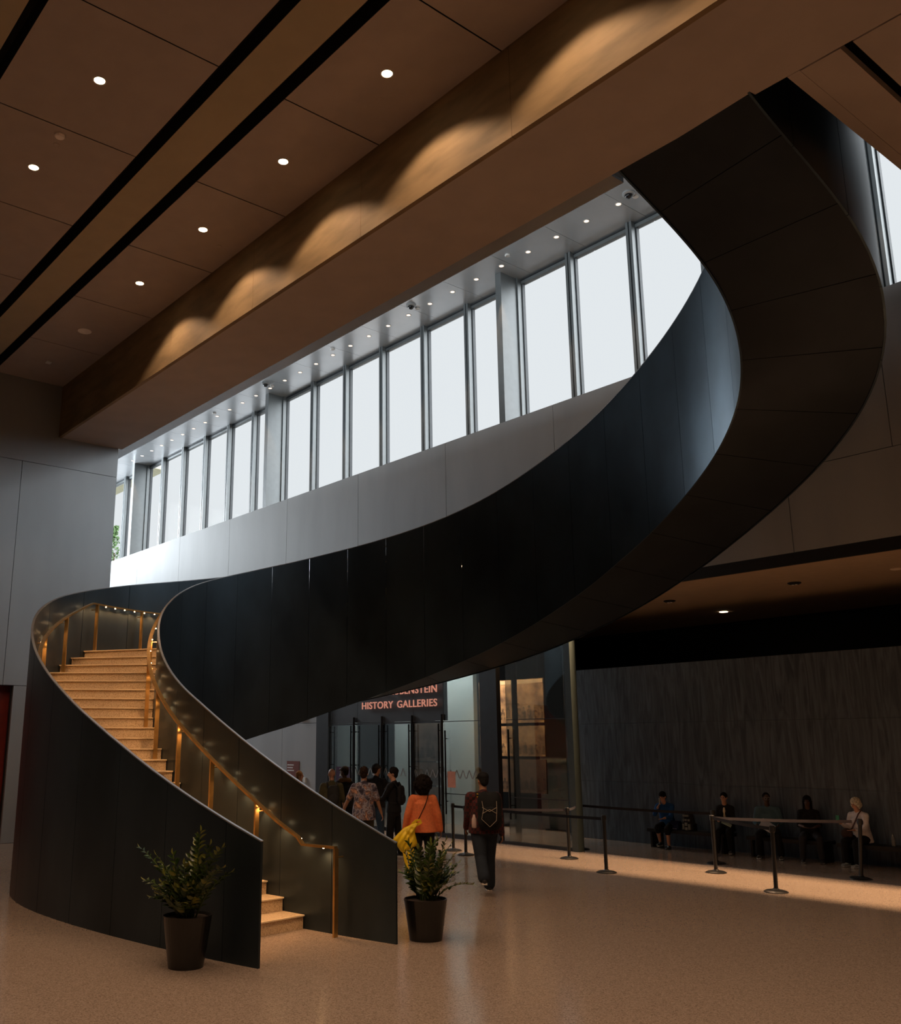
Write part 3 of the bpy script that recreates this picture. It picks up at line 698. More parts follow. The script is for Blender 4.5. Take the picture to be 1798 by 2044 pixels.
# glass door leaves and long pull rails
M_TUBE = mat('dark_tube', (.05, .052, .055), .22, metal=.9)
DX = [(-22.9, -21.75), (-21.72, -20.5), (-20.47, -19.25), (-19.22, -18.1)]
names = ['leftmost glass door by the black jamb', 'second glass door from the left', 'third glass door from the left', 'fourth glass door, right before the bright glass bay']
for k, ((a, b), nm) in enumerate(zip(DX, names)):
    d = empty('glass_door', (a, YW + .04, 0)); tag(d, nm + ' under the lettered panel', 'door', 'gallery entrance doors')
    bm = BM(); box(bm, 0, b - a, 0, .014, .02, 2.78); new_obj('pane', bm, M_GLASSD, d)
    bm = BM(); box(bm, 0, b - a, -.01, .025, 0, .09); new_obj('rail', bm, M_FRAME, d); bm = BM(); box(bm, 0, b - a, -.006, .02, 2.74, 2.79); new_obj('rail', bm, M_FRAME, d)
    for x in (.05, b - a - .1):
        bm = BM(); cyl(bm, (x, -.07, .45), (x, -.07, 2.72), .02, n=10)
        for z in (.75, 1.65, 2.55): cyl(bm, (x, -.07, z), (x, .0, z), .012, n=8)
        new_obj('handle', bm, M_TUBE, d)
    bm = BM(); cyl(bm, (b - a - .02, -.03, 0), (b - a - .02, -.03, 2.95), .035, n=12); new_obj('pivot_post', bm, M_FRAME, d)
def glass_bay(name, a, b, z0, z1, label):
    d = empty(name, (a, YW + .04, 0)); tag(d, label, 'glass panel')
    bm = BM(); box(bm, 0, b - a, 0, .014, z0, z1); new_obj('pane', bm, M_GLASSD, d)
    bm = BM(); box(bm, 0, b - a, -.012, .02, 2.76, 2.775); new_obj('rail', bm, M_FRAME, d); bm = BM(); box(bm, 0, b - a, -.012, .02, 1.02, 1.04); new_obj('rail', bm, M_FRAME, d)
    bm = BM(); cyl(bm, (.12, -.07, .55), (.12, -.07, 2.55), .02, n=10)
    for z in (.85, 2.35): cyl(bm, (.12, -.07, z), (.12, 0, z), .012, n=8)
    new_obj('handle', bm, M_TUBE, d); return d
glass_bay('glass_panel', -18.08, -16.74, .1, 5.4, 'tall pale glass panel left of the broad black jamb, behind the orange jacket')
glass_bay('glass_panel', -15.92, -14.03, .06, 5.4, 'dark glass panel in front of the sepia murals beside the grey-green post')
# zigzag frosted band on the doors
bm = BM(); M_FROST = mat('frosted_band', (.30, .31, .32), .8)
x = -22.7; up_ = True
while x < -16.9:
    for (x0, z0, x1, z1) in ((x, 1.40, x + .10, 1.60), (x + .10, 1.60, x + .2, 1.40)):
        v = [bm.verts.new(p) for p in ((x0, YW + .03, z0), (x0 + .035, YW + .03, z0), (x1 + .035, YW + .03, z1), (x1, YW + .03, z1))]; bm.faces.new(v)
    x += .22 if int(x * 7) % 3 else .5
tag(new_obj('frosted_zigzag', bm, M_FROST), 'frosted zigzag marking band across the glass doors at chest height', 'decal')
# murals inside
def mural(name, x0, x1, y, z0, z1, label, dark, light, seed, group='sepia picture panels'):
    random.seed(seed); t = empty(name, (x0, y, z0)); w = x1 - x0; h = z1 - z0
    bm = BM(); box(bm, 0, w, 0, .04, 0, h); m = mat('sepia_ground_%d' % seed, dark, .7, c2=light, scale=2.4, detail=6, emis=light, estr=.0)
    new_obj('panel', bm, m, t)
    bm = BM(); n = max(4, int(w * 5))
    for i in range(n):
        cx = w * (i + .5) / n + random.uniform(-.03, .03); hh = h * random.uniform(.22, .34); b0 = h * random.uniform(.05, .12); rr = w / n * .42
        vs = []
        for a in range(20):
            an = math.pi * a / 19; vs.append(bm.verts.new((min(w - .01, max(.01, cx + rr * math.cos(an))), -.004, b0 + hh * .7 + rr * .6 * math.sin(an))))
        vs += [bm.verts.new((max(.01, cx - rr), -.004, b0)), bm.verts.new((min(w - .01, cx + rr), -.004, b0))]
        try: bm.faces.new(vs)
        except ValueError: pass
        lathe_r = rr * .55; vs = [bm.verts.new((min(w - .01, max(.01, cx + lathe_r * math.cos(q))), -.006, b0 + hh + lathe_r * 1.1 * math.sin(q))) for q in [2 * math.pi * j / 14 for j in range(14)]]
        try: bm.faces.new(vs)
        except ValueError: pass
    new_obj('figures', bm, mat('sepia_figures_%d' % seed, tuple(v * .35 for v in dark), .8, c2=tuple(v * .55 for v in light), scale=9), t)
    tag(t, label, 'picture', group); return t
A_ = (.10, .05, .02); B_ = (.50, .29, .12)
mu = mural('photo_mural', -19.85, -17.42, 19.6, 2.78, 3.95, 'large amber group picture high behind the right glass panel', A_, B_, 1)
bm = BM(); box(bm, 0, 2.43, -.01, 0, 1.05, 1.15); new_obj('title_band', bm, mat('band_cream', (.55, .40, .22), .7), mu)
mural('photo_mural', -19.85, -17.42, 19.6, 1.90, 2.70, 'amber group picture in the middle of the right glass panel', A_, B_, 2)
mural('photo_mural', -19.85, -17.42, 19.6, .95, 1.82, 'dim brown picture low behind the right glass panel', (.06, .035, .02), (.16, .09, .045), 3)
C_ = (.10, .065, .045); E_ = (.26, .18, .13)
mural('photo_mural', -21.35, -20.22, 18.45, 1.75, 2.85, 'brown picture of a seated figure behind the fourth glass door', C_, E_, 4)
mural('photo_mural', -21.35, -20.81, 18.45, 1.10, 1.72, 'small brown portrait lower left behind the fourth glass door', C_, E_, 5)
mural('photo_mural', -20.77, -20.22, 18.45, 1.10, 1.72, 'small brown portrait lower right behind the fourth glass door', C_, E_, 6)
mural('photo_mural', -21.35, -20.22, 18.45, 0., 1.06, 'brown picture near the floor behind the fourth glass door', C_, E_, 7)
spot('mural_lamp', (-18.2, 17.6, 5.2), 380, 80, .6, .1, (1, .60, .28), rot=(R(38), 0, 0))
spot('mural_lamp', (-20.8, 17.0, 5.2), 60, 70, .6, .1, (1, .75, .5), rot=(R(28), 0, 0))
# bits on the pale wall and the doors
def sign_panel(name, x0, x1, z0, z1, y, m, label):
    t = empty(name, (x0, y, z0)); bm = BM(); box(bm, 0, x1 - x0, -.015, 0, 0, z1 - z0); new_obj('board', bm, m, t); tag(t, label, 'sign'); return t
t = sign_panel('wall_notice', -25.08, -24.42, .85, 1.72, YW, mat('notice_red', (.16, .030, .018), .6), 'dark red notice board on the pale wall behind the woman with fair hair')
bm = BM()
for i, (wd, z) in enumerate(((.34, .74), (.30, .66), (.36, .58), (.30, .42), (.34, .35), (.26, .28), (.32, .21))): box(bm, .03, .03 + wd, -.018, -.015, z, z + (.035 if i < 3 else .012))
new_obj('printed_lines', bm, M_WHITE, t)
t = sign_panel('door_notice', -17.95, -17.68, 1.18, 1.56, YW + .039, mat('notice_pink', (.55, .26, .19), .6, emis=(.5, .2, .14), estr=.12), 'salmon pink notice taped to the pale glass panel')
t = sign_panel('gallery_sign', -22.6, -21.9, 1.15, 1.6, YW + .039, mat('sign_purple', (.045, .01, .05), .5), 'small purple sign with white capitals behind the bald man')
for i, s in enumerate(('THE', 'ARTS', 'ARE')):
    q = text_obj('lettering', s, .13, (.16, -.02, .31 - i * .13), (R(90), 0, 0), M_WHITE, .002, parent=t)
bm = BM(); box(bm, -24.15, -24.04, YW - .05, YW, 1.12, 1.26); tag(new_obj('wall_device', bm, M_WHITE), 'small pale wall box right of the fair-haired woman', 'switch')
t = empty('exit_sign', (-24.3, YW - .03, 2.93)); bm = BM(); box(bm, -.18, .18, -.02, .02, 0, .2); new_obj('housing', bm, mat('exit_face', (.02, .1, .03), .4), t)
text_obj('lettering', 'EXIT', .15, (-.15, -.022, .04), (R(90), 0, 0), emit('exit_green', (.1, 1, .3), 3), .002, parent=t); tag(t, 'green lit exit sign peeking below the staircase edge', 'sign')
# ------------------------------------------------------------------ benches
M_BENCH = mat('bench_black', (.012, .011, .011), .45)
def bench(x0, x1, label):
    t = empty('bench', ((x0 + x1) / 2, 18.78, 0)); L = (x1 - x0) / 2
    bm = BM(); box(bm, -L, L, -.24, .24, .33, .40); bmesh.ops.bevel(bm, geom=list(bm.edges), offset=.012, segments=2); new_obj('seat', bm, M_BENCH, t)
    for x in (-L + .06, L - .10):
        bm = BM(); box(bm, x, x + .05, -.21, .21, 0, .33); new_obj('leg', bm, M_BENCH, t)
    tag(t, label, 'bench', 'benches along the black wall')
bench(-13.6, -11.7, 'black bench under the person in the blue jacket and the person in a black blazer'); bench(-11.2, -9.6, 'black bench under the person in the denim shirt'); bench(-9.35, -7.5, 'black bench under the white-haired person')
# ------------------------------------------------------------------ belt barriers
M_POST = mat('barrier_black', (.016, .016, .017), .35, metal=.3)
def belt_post(x, y, label, tilt=(0, 0)):
    t = empty('barrier_post', (x, y, 0)); t.rotation_euler = (tilt[0], tilt[1], 0)
    bm = BM(); lathe(bm, [(.18, 0), (.18, .012), (.14, .03), (.05, .045), (.04, .06)], 32); new_obj('base', bm, M_POST, t, False)
    bm = BM(); cyl(bm, (0, 0, .05), (0, 0, .93), .032, n=20); new_obj('post', bm, M_POST, t)
    bm = BM(); lathe(bm, [(.034, .88), (.042, .885), (.042, .965), (.034, .975)], 20); box(bm, -.05, .05, -.012, .012, .90, .955); new_obj('belt_head', bm, M_FRAME, t)
    tag(t, label, 'stanchion', 'queue barrier posts'); return t
PB = {'A': (-8.32, 14.48), 'B': (-11.40, 14.30), 'C': (-13.21, 15.44), 'D': (-10.19, 15.81), 'E': (-14.2, 17.0), 'F': (-8.2, 16.98), 'H': (-10.93, 17.0), 'G': (-14.94, 14.27), 'G2': (-15.72, 14.65)}
belt_post(*PB['A'], 'barrier post standing nearest on the bright floor strip, right of centre', (0, R(1.6)))
belt_post(*PB['B'], 'barrier post with dark base at the near edge of the bright floor strip')
belt_post(*PB['C'], 'barrier post on the bright strip in front of the dark glass panel')
belt_post(*PB['D'], 'barrier post on the bright strip in front of the person in a black blazer')
belt_post(*PB['E'], 'barrier post in the dark just right of the grey-green entrance post')
belt_post(*PB['F'], 'leaning barrier post in front of the white-haired person', (R(-1), R(4.5)))
belt_post(*PB['H'], 'barrier post in the dark directly behind another, between the seated people')
belt_post(*PB['G'], 'barrier post just left of the capped person and backpack')
belt_post(*PB['G2'], 'barrier post farther left, behind the orange jacket side')
M_BELT = mat('belt_grey', (.075, .073, .088), .8, var=.1, spec=.1); M_BELTD = mat('belt_dark', (.015, .015, .018), .85, spec=.05)
def belt(a, b, m, label, zz=.925, sag=.015):
    A = Vector((*PB[a], zz)); B = Vector((*PB[b], zz)); bm = BM(); n = 12; rows = []
    d = (B - A).normalized(); A += d * .05; B -= d * .05; nn = Vector((-d.y, d.x, 0)) * .002
    for i in range(n + 1):
        p = A.lerp(B, i / n); p.z -= sag * 4 * (i / n) * (1 - i / n)
        rows.append([bm.verts.new(p + nn + Vector((0, 0, -.025))), bm.verts.new(p + nn + Vector((0, 0, .025))), bm.verts.new(p - nn + Vector((0, 0, .025))), bm.verts.new(p - nn + Vector((0, 0, -.025)))])
    for P_, Q in zip(rows, rows[1:]):
        for i in range(4): bm.faces.new((P_[i], P_[(i + 1) % 4], Q[(i + 1) % 4], Q[i]))
    tag(new_obj('barrier_belt', bm, m), label, 'belt', 'queue barrier belts')
belt('G', 'C', M_BELT, 'light grey belt from the capped person to the post before the dark glass'); belt('C', 'E', M_BELT, 'short grey belt ending at the post beside the grey-green entrance post')
belt('G2', 'B', M_BELTD, 'dark belt passing behind the capped person to the next post right', .91); belt('E', 'H', M_BELTD, 'long dark belt passing in front of the person in the blue jacket', .91)
belt('D', 'F', M_BELT, 'long grey belt passing in front of the denim shirt to the leaning post'); belt('D', 'A', M_BELTD, 'dark belt reaching the nearest barrier post', .93)
# ------------------------------------------------------------------ potted plants
M_POT = mat('pot_black', (.012, .011, .010), .28, var=.2); M_SOIL = mat('soil', (.03, .018, .01), .95, bump=.6, scale=30)
M_LEAF = mat('glossy_leaf', (.012, .030, .006), .26, c2=(.05, .085, .012), scale=14); M_LEAF2 = mat('young_leaf', (.10, .13, .02), .3, c2=(.22, .22, .04), scale=10)
M_STEM = mat('leaf_stem', (.04, .07, .015), .5)
def leaf(bm, base, d, nrm, L, wd, mi=0):
    d = d.normalized(); sd = d.cross(nrm).normalized(); nn = sd.cross(d).normalized(); mid = []; le = []; ri = []
    for i, (t, w) in enumerate(((0, .05), (.25, .8), (.5, 1), (.75, .7), (1, .03))):
        p = base + d * L * t - nn * (.18 * L * t * t); mid.append(bm.verts.new(p)); le.append(bm.verts.new(p + sd * wd * w * .5 + nn * wd * .18 * w)); ri.append(bm.verts.new(p - sd * wd * w * .5 + nn * wd * .18 * w))
    for i in range(4):
        for q in ((mid[i], mid[i + 1], le[i + 1], le[i]), (mid[i], ri[i], ri[i + 1], mid[i + 1])): bm.faces.new(q).material_index = mi
def potted(loc, label, seed, rt, rb, h, fronds):
    random.seed(seed); t = empty('potted_plant', loc); tag(t, label, 'plant', 'potted plants at the foot of the staircase')
    bm = BM(); lathe(bm, [(rb, 0), (rt - .002, h - .012), (rt, h), (rt - .012, h), (rt - .03, h - .05), (.02, h - .05)], 40); new_obj('pot', bm, M_POT, t, False)
    bm = BM(); lathe(bm, [(rt - .020, h - .035), (rt - .05, h - .022), (.03, h - .01)], 24); new_obj('soil', bm, M_SOIL, t)
    for (az, lean, L, young) in fronds:
        az = R(az); out = Vector((math.cos(az), math.sin(az), 0)); p = out * random.uniform(.03, .10) + Vector((0, 0, h - .04)); pts = [p.copy()]; n = 14; ang = R(lean * .45)
        for i in range(n):
            ang2 = ang + R(lean * .9) * (i / n); d = out * math.sin(ang2) + Vector((0, 0, math.cos(ang2))); p = p + d * (L / n); pts.append(p.copy())
        bm = BM()
        for i in range(n): cyl(bm, pts[i], pts[i + 1], .010 * (1 - i / n * .75), .010 * (1 - (i + 1) / n * .75), 6, False)
        st = new_obj('stem', bm, M_STEM, t, True)
        bm = BM(); m = int(L / .030)
        for j in range(m):
            f = .16 + .84 * j / m; i = min(n - 1, int(f * n)); a = pts[i].lerp(pts[i + 1], f * n - i); d = (pts[i + 1] - pts[i]).normalized(); s = d.cross(Vector((out.y, -out.x, 0)).cross(d)).normalized()
            sd = Vector((-out.y, out.x, 0)) * (1 if j % 2 else -1)
            ld = (sd * 1.0 + d * .75 + Vector((random.uniform(-.25, .25), random.uniform(-.25, .25), random.uniform(-.2, .35)))).normalized()
            sz = .105 * (1 - .45 * abs(f - .45)) * random.uniform(.8, 1.2)
            leaf(bm, a, ld, d.cross(sd) + Vector((0, 0, .4)), sz, sz * .46, 1 if random.random() < young else 0)
        leaf(bm, pts[-1], (pts[-1] - pts[-2]), out, .07, .03, 1)
        new_obj('leaves', bm, [M_LEAF, M_LEAF2], st)
    return t
random.seed(3)
# azimuths: 231 deg is towards the left of the picture, 51 deg towards the right
fr = [(20, 4, .86, .55), (120, 6, .78, .45), (225, 40, .84, .2), (240, 30, .70, .1), (215, 58, .58, .1), (10, 36, .86, .1), (0, 54, .84, .1), (18, 18, .76, .2), (22, 48, .66, .1), (300, 30, .55, .3), (330, 48, .50, .3), (350, 24, .60, .2), (150, 8, .6, .1), (195, 40, .6, .1), (270, 50, .45, .2), (90, 4, .5, .1), (-20, 62, .45, .5), (250, 14, .6, .2), (205, 18, .64, .1), (312, 10, .55, .3)]
for i in range(16): fr.append((random.uniform(170, 380), random.uniform(20, 66), random.uniform(.30, .48), .12))
potted((-9.40, 5.02, 0), 'bushy potted plant in a tall black pot in front of the outer staircase wall', 5, .25, .178, .50, fr)
fr2 = [(70, 8, .70, .2), (200, 12, .66, .1), (20, 18, .72, .15), (52, 26, .70, .3), (225, 20, .58, .1), (120, 14, .66, .1), (300, 14, .62, .2), (330, 30, .55, .2), (55, 44, .55, .1), (45, 76, .52, .5), (180, 22, .45, .1), (160, 30, .5, .1), (0, 30, .56, .2), (95, 30, .58, .1), (280, 6, .6, .15), (348, 10, .64, .2), (38, 34, .62, .35), (150, 36, .45, .1)]
for i in range(20): fr2.append((random.uniform(-30, 200), random.uniform(16, 60), random.uniform(.30, .50), .12))
potted((-8.93, 7.86, 0), 'bushy potted plant in a black pot at the right end of the inner staircase wall', 9, .255, .188, .45, fr2)
# ------------------------------------------------------------------ people
SKIN = {'light': (.50, .26, .17), 'tan': (.36, .18, .10), 'brown': (.12, .055, .03), 'dark': (.07, .032, .018)}
def capsule(bm, a, b, ra, rb, n=14):
    a = Vector(a); b = Vector(b); d = b - a; L = d.length
    if L < 1e-5: d = Vector((0, 0, 1)); L = 1e-4
    d.normalize(); u = d.orthogonal().normalized(); w = d.cross(u); rings = []; pr = []
    for k in range(5): an = math.pi / 2 * (1 - k / 4 * .999); pr.append((-math.sin(an) * ra, math.cos(an) * ra))
    for k in range(5): an = math.pi / 2 * (k / 4 * .999); pr.append((L + math.sin(an) * rb, math.cos(an) * rb))
    for t, r in pr: rings.append([bm.verts.new(a + d * t + (u * math.cos(2 * math.pi * i / n) + w * math.sin(2 * math.pi * i / n)) * max(r, 1e-4)) for i in range(n)])
    for A, B in zip(rings, rings[1:]):
        for i in range(n): bm.faces.new((A[i], A[(i + 1) % n], B[(i + 1) % n], B[i]))
    bm.faces.new(rings[0][::-1]); bm.faces.new(rings[-1])
def ell(bm, c, r, M=None, seg=18):
    q = bmesh.ops.create_uvsphere(bm, u_segments=seg, v_segments=seg // 2 + 2, radius=1.0)
    X = Matrix.Translation(Vector(c)) @ (M.to_4x4() if M else Matrix.Identity(4)) @ Matrix.Diagonal((*r, 1)); bmesh.ops.transform(bm, matrix=X, verts=q['verts'])
def fuse(name, bm, m, parent, vox=.01, smooth=2):
    me = D.meshes.new('tmp'); bm.to_mesh(me); bm.free(); o = D.objects.new('tmp', me); COL.objects.link(o)
    md = o.modifiers.new('r', 'REMESH'); md.mode = 'VOXEL'; md.voxel_size = vox; dg = bpy.context.evaluated_depsgraph_get()
    m2 = D.meshes.new_from_object(o.evaluated_get(dg)); D.objects.remove(o); D.meshes.remove(me)
    b2 = bmesh.new(); b2.from_mesh(m2)
    for _ in range(smooth): bmesh.ops.smooth_vert(b2, verts=b2.verts, factor=.5, use_axis_x=True, use_axis_y=True, use_axis_z=True)
    b2.to_mesh(m2); b2.free(); m2.name = name
    for p in m2.polygons: p.use_smooth = True
    m2.materials.clear(); m2.materials.append(m); r = D.objects.new(name, m2); COL.objects.link(r); r.parent = parent; return r
def fabric(name, c, c2=None, scale=7, var=.12): return mat(name, c, .85, c2=c2, var=var, scale=scale, bump=.25, spec=.2)
def person(loc, rz, label, H=1.75, sex='m', build=1., skin='light', hair=None, hair_c=(.03, .02, .015), top=None, sleeve=1., bottom=None, blen=1., shoe=(.02, .02, .02), sole=(.5, .5, .48), sit=False, lean=0., armL=(5, 6, 12, 0), armR=(5, 6, 12, 0), legL=(0, 0, 3), legR=(0, 0, 3), head=(0, 0), cap=None, hem=.86, vox=.0085, collar=None, belly=0., flare=0., open_=None, puff=0., loose=0.):
    """arms: (forward swing, outward, elbow bend, inward turn); legs: (hip forward, knee bend, outward); degrees. Faces +Y."""
    k = H / 1.75; g = empty('person', loc, rz); tag(g, label, 'person'); fem = sex == 'f'
    pz = (.505 if sit else .93 * k); pel = Vector((0, 0, pz)); Lm = Matrix.Rotation(R(-lean), 3, 'X')
    def T(x, y, z): return pel + Lm @ Vector((x * k, y * k, z * k))   # torso point relative to pelvis
    sw = (.158 if fem else .178) * build ** .5; hw = .095
    sh = {'L': T(-sw, 0, .455), 'R': T(sw, 0, .455)}; neck = T(0, -.01, .56); hc = T(0, .02, .70)
    J = {}
    for s, sg, A, G in (('L', -1, armL, legL), ('R', 1, armR, legR)):
        f, o_, e, tw = A; f_, o2 = R(f), R(o_)
        d = Vector((sg * math.sin(o2), math.sin(f_) * math.cos(o2), -math.cos(f_) * math.cos(o2))); d = Lm @ d if not sit else d
        el = sh[s] + d * .285 * k; fe = R(f + e)
        d2 = Vector((sg * math.sin(o2) - sg * math.sin(R(tw)), math.sin(fe) * math.cos(R(tw)), -math.cos(fe) * math.cos(R(tw)))).normalized()
        wr = el + d2 * .25 * k; J[s + 'el'] = el; J[s + 'wr'] = wr; J[s + 'd2'] = d2
        hp = pel + Vector((sg * hw * k, 0, -.02 * k)); hf, kb, ab = R(G[0]), R(G[1]), R(G[2])
        td = Vector((sg * math.sin(ab), math.sin(hf), -math.cos(hf))).normalized(); kn = hp + td * .43 * k
        sd = Vector((sg * math.sin(ab) * .3, math.sin(hf - kb), -math.cos(hf - kb))).normalized(); an = kn + sd * .41 * k
        J[s + 'hp'] = hp; J[s + 'kn'] = kn; J[s + 'an'] = an
    if not sit:
        low = min(J['Lan'].z, J['Ran'].z) - .075 * k
        dz = Vector((0, 0, -low))
        for q in J:
            if q[1:] != 'd2': J[q] = J[q] + dz
        pel = pel + dz; sh = {a: b + dz for a, b in sh.items()}; neck = neck + dz; hc = hc + dz
    Hm = Matrix.Rotation(R(head[0]), 3, 'Z') @ Matrix.Rotation(R(-head[1]), 3, 'X')
    def Q(x, y, z): return hc + Hm @ (Vector((x, y, z)) * k)
    b = build; bm = BM()
    # torso
    def torso(bm, inf=0., lo=-.05):
        ell(bm, T2(0, 0, 0), ((.165 * b + inf) * k, (.115 * b + inf) * k, .12 * k), Lm); ell(bm, T2(0, belly * .4, .12), ((.145 * b + inf) * k, (.105 * b + belly * .5 + inf) * k, .15 * k), Lm)
        ell(bm, T2(0, 0, .32), (((.152 if fem else .168) * b + inf) * k, (.112 * b + inf) * k, .18 * k), Lm)
        if fem: ell(bm, T2(-.06, .075, .35), ((.065 + inf) * k, (.06 + inf) * k, (.065 + inf) * k), Lm); ell(bm, T2(.06, .075, .35), ((.065 + inf) * k, (.06 + inf) * k, (.065 + inf) * k), Lm)
        for s in 'LR': capsule(bm, T2(0, -.01, .485), sh[s], (.062 + inf) * k, (.052 + inf * .8) * k)
    T2 = lambda x, y, z: pel + Lm @ Vector((x * k, y * k, z * k))
    torso(bm)
    capsule(bm, T2(0, -.015, .48), hc - Vector((0, 0, .06 * k)), .062 * k, .055 * k)
    # head: skull, face, jaw, nose, ears
    ell(bm, Q(0, -.012, .025), (.076 * k, .094 * k, .098 * k), Hm, 24); ell(bm, Q(0, .022, -.035), (.058 * k, .068 * k, .078 * k), Hm, 20); ell(bm, Q(0, .048, -.085), (.030 * k, .026 * k, .024 * k), Hm)
    capsule(bm, Q(0, .086, .012), Q(0, .104, -.026), .009 * k, .014 * k, 10); ell(bm, Q(0, .078, -.055), (.024 * k, .012 * k, .009 * k), Hm)
    ell(bm, Q(0, .078, .022), (.05 * k, .014 * k, .01 * k), Hm)
    for sg in (-1, 1): ell(bm, Q(sg * .078, -.005, -.005), (.009 * k, .019 * k, .03 * k), Hm, 12)
    for s, sg in (('L', -1), ('R', 1)):
        el, wr, d2 = J[s + 'el'], J[s + 'wr'], J[s + 'd2']; capsule(bm, sh[s], el, .050 * b * k, .040 * k); capsule(bm, el, wr, .040 * k, .027 * k)
        # hand: palm, four curled fingers, thumb leaving the side of the palm
        fw = Vector((0, 1, 0)) - d2 * d2.y
        if fw.length < .3: fw = Vector((0, 0, 1)) - d2 * d2.z
        fw.normalize(); sd = d2.cross(fw).normalized() * (-sg)    # fw: thumb side, sd: palm inward
        inw = Vector((-sg, 0, 0)); inw = (inw - d2 * inw.dot(d2)); inw = inw.normalized() if inw.length > .2 else sd
        pc = wr + d2 * .045 * k
        for q in (-.026, -.009, .009, .026): capsule(bm, wr + fw * q * .7 * k + d2 * .005, wr + d2 * .088 * k + fw * q * k, .014 * k, .0115 * k, 10)
        for q, ln in ((.030, .070), (.010, .078), (-.010, .072), (-.029, .056)):
            a = wr + d2 * .09 * k + fw * q * k; m1 = a + (d2 * .9 + inw * .35).normalized() * ln * .5 * k; m2 = m1 + (d2 * .55 + inw * .85).normalized() * ln * .5 * k
            capsule(bm, a, m1, .0092 * k, .0086 * k, 8); capsule(bm, m1, m2, .0086 * k, .0075 * k, 8)
        a = wr + d2 * .028 * k + fw * .026 * k; m1 = a + (d2 * .6 + fw * .8 + inw * .25).normalized() * .036 * k; m2 = m1 + (d2 * .9 + fw * .2 + inw * .35).normalized() * .032 * k
        capsule(bm, a, m1, .0125 * k, .0105 * k, 8); capsule(bm, m1, m2, .0105 * k, .0085 * k, 8)
        hp, kn, an = J[s + 'hp'], J[s + 'kn'], J[s + 'an']; capsule(bm, hp, kn, .085 * b * k, .055 * k); capsule(bm, kn, kn.lerp(an, .4), .052 * k, .054 * k); capsule(bm, kn.lerp(an, .35), an, .054 * k, .036 * k)
        capsule(bm, an + Vector((0, -.02 * k, -.035 * k)), an + Vector((0, .12 * k, -.05 * k)), .030 * k, .022 * k)
    body = fuse('body', bm, mat('skin_' + skin, SKIN[skin], .55, var=.06, scale=12), g, vox)
    # eyes and brows
    bm = BM()
    for sg in (-1, 1): ell(bm, Q(sg * .031, .079, .006), (.011 * k, .007 * k, .006 * k), Hm, 10); capsule(bm, Q(sg * .018, .089, .026), Q(sg * .044, .082, .026), .0035 * k, .003 * k, 6)
    new_obj('eyes', bm, mat('eye_dark', (.02, .015, .012), .3), g, True)
    # top garment
    if top:
        bm = BM(); torso(bm, .016)
        n = T2(0, -.012, .53); capsule(bm, T2(0, -.01, .47), n, .085 * k, .066 * k)
        zl = (hem - .93); rg = []
        for tz, rx, ry in ((.40, .168 * b + .008, .118 * b + .008), (.26, .160 * b + .016 + flare * .3, .115 * b + .018 + belly * .4), (.14, .163 * b + .018 + flare * .5, .120 * b + .02 + belly * .6), (.04, .178 * b + .018 + flare * .7, .130 * b + .02 + belly * .4), (zl, .186 * b + .02 + flare, .140 * b + .022 + flare)):
            rg.append([bm.verts.new(T2(rx * math.cos(2 * math.pi * i / 24), ry * math.sin(2 * math.pi * i / 24), tz)) for i in range(24)])
        for A_, B_ in zip(rg, rg[1:]):
            for i in range(24): bm.faces.new((A_[i], A_[(i + 1) % 24], B_[(i + 1) % 24], B_[i]))
        bm.faces.new(rg[0]); bm.faces.new(rg[-1][::-1])
        for s in 'LR':
            el, wr = J[s + 'el'], J[s + 'wr']; capsule(bm, sh[s], el if sleeve > .5 else sh[s].lerp(el, sleeve * 2), (.066 * b + puff) * k, ((.054 if sleeve > .5 else .062) + puff) * k)
            if sleeve > .5: capsule(bm, el, el.lerp(wr, (sleeve - .5) * 2), (.054 + puff) * k, (.040 + puff) * k)
        fuse('shirt', bm, top, g, .012)
    if open_:
        bm = BM(); capsule(bm, T2(0, .10, .47), T2(0, .125, .22), .022 * k, .03 * k); ell(bm, T2(0, .118, .36), (.035 * k, .022 * k, .12 * k), Lm); fuse('shirt_front', bm, open_, g, .008)
    if collar:
        bm = BM(); capsule(bm, T2(-.10, -.03, .52), T2(.10, -.03, .52), .06 * k, .06 * k); ell(bm, T2(0, -.02, .53), (.13 * k, .09 * k, .055 * k), Lm); fuse('collar', bm, collar, g, .012)
    if bottom:
        bm = BM(); ell(bm, pel + Vector((0, 0, -.0)), (.178 * b * k, .128 * b * k, .125 * k)); ell(bm, pel + Vector((0, -.02 * k, -.05 * k)), (.17 * b * k, .13 * b * k, .10 * k))
        for s in 'LR':
            hp, kn, an = J[s + 'hp'], J[s + 'kn'], J[s + 'an']; capsule(bm, hp, kn if blen > .5 else hp.lerp(kn, blen * 2), .102 * b * k, ((.078 if blen > .5 else .086) + loose) * k)
            if blen > .5: capsule(bm, kn, kn.lerp(an, (blen - .5) * 2 * .95), (.076 + loose) * k, ((.066 if fem else .074) + loose * 1.3) * k)
        fuse('trousers', bm, bottom, g, .012)
    for s in 'LR':
        an = J[s + 'an']; bm = BM(); capsule(bm, an + Vector((0, -.035 * k, -.03 * k)), an + Vector((0, .01, -.01)), .042 * k, .042 * k); capsule(bm, an + Vector((0, -.03 * k, -.045 * k)), an + Vector((0, .15 * k, -.052 * k)), .040 * k, .034 * k); capsule(bm, an + Vector((-.01, .14 * k, -.052 * k)), an + Vector((.01, .16 * k, -.055 * k)), .034 * k, .034 * k)
        sh_ = fuse('shoe', bm, mat('shoe_%d_%d' % (int(shoe[0] * 100), int(shoe[2] * 100)), shoe, .5), g, .009)
        bm = BM(); z0 = an.z - .085 * k; z1 = an.z - .062 * k
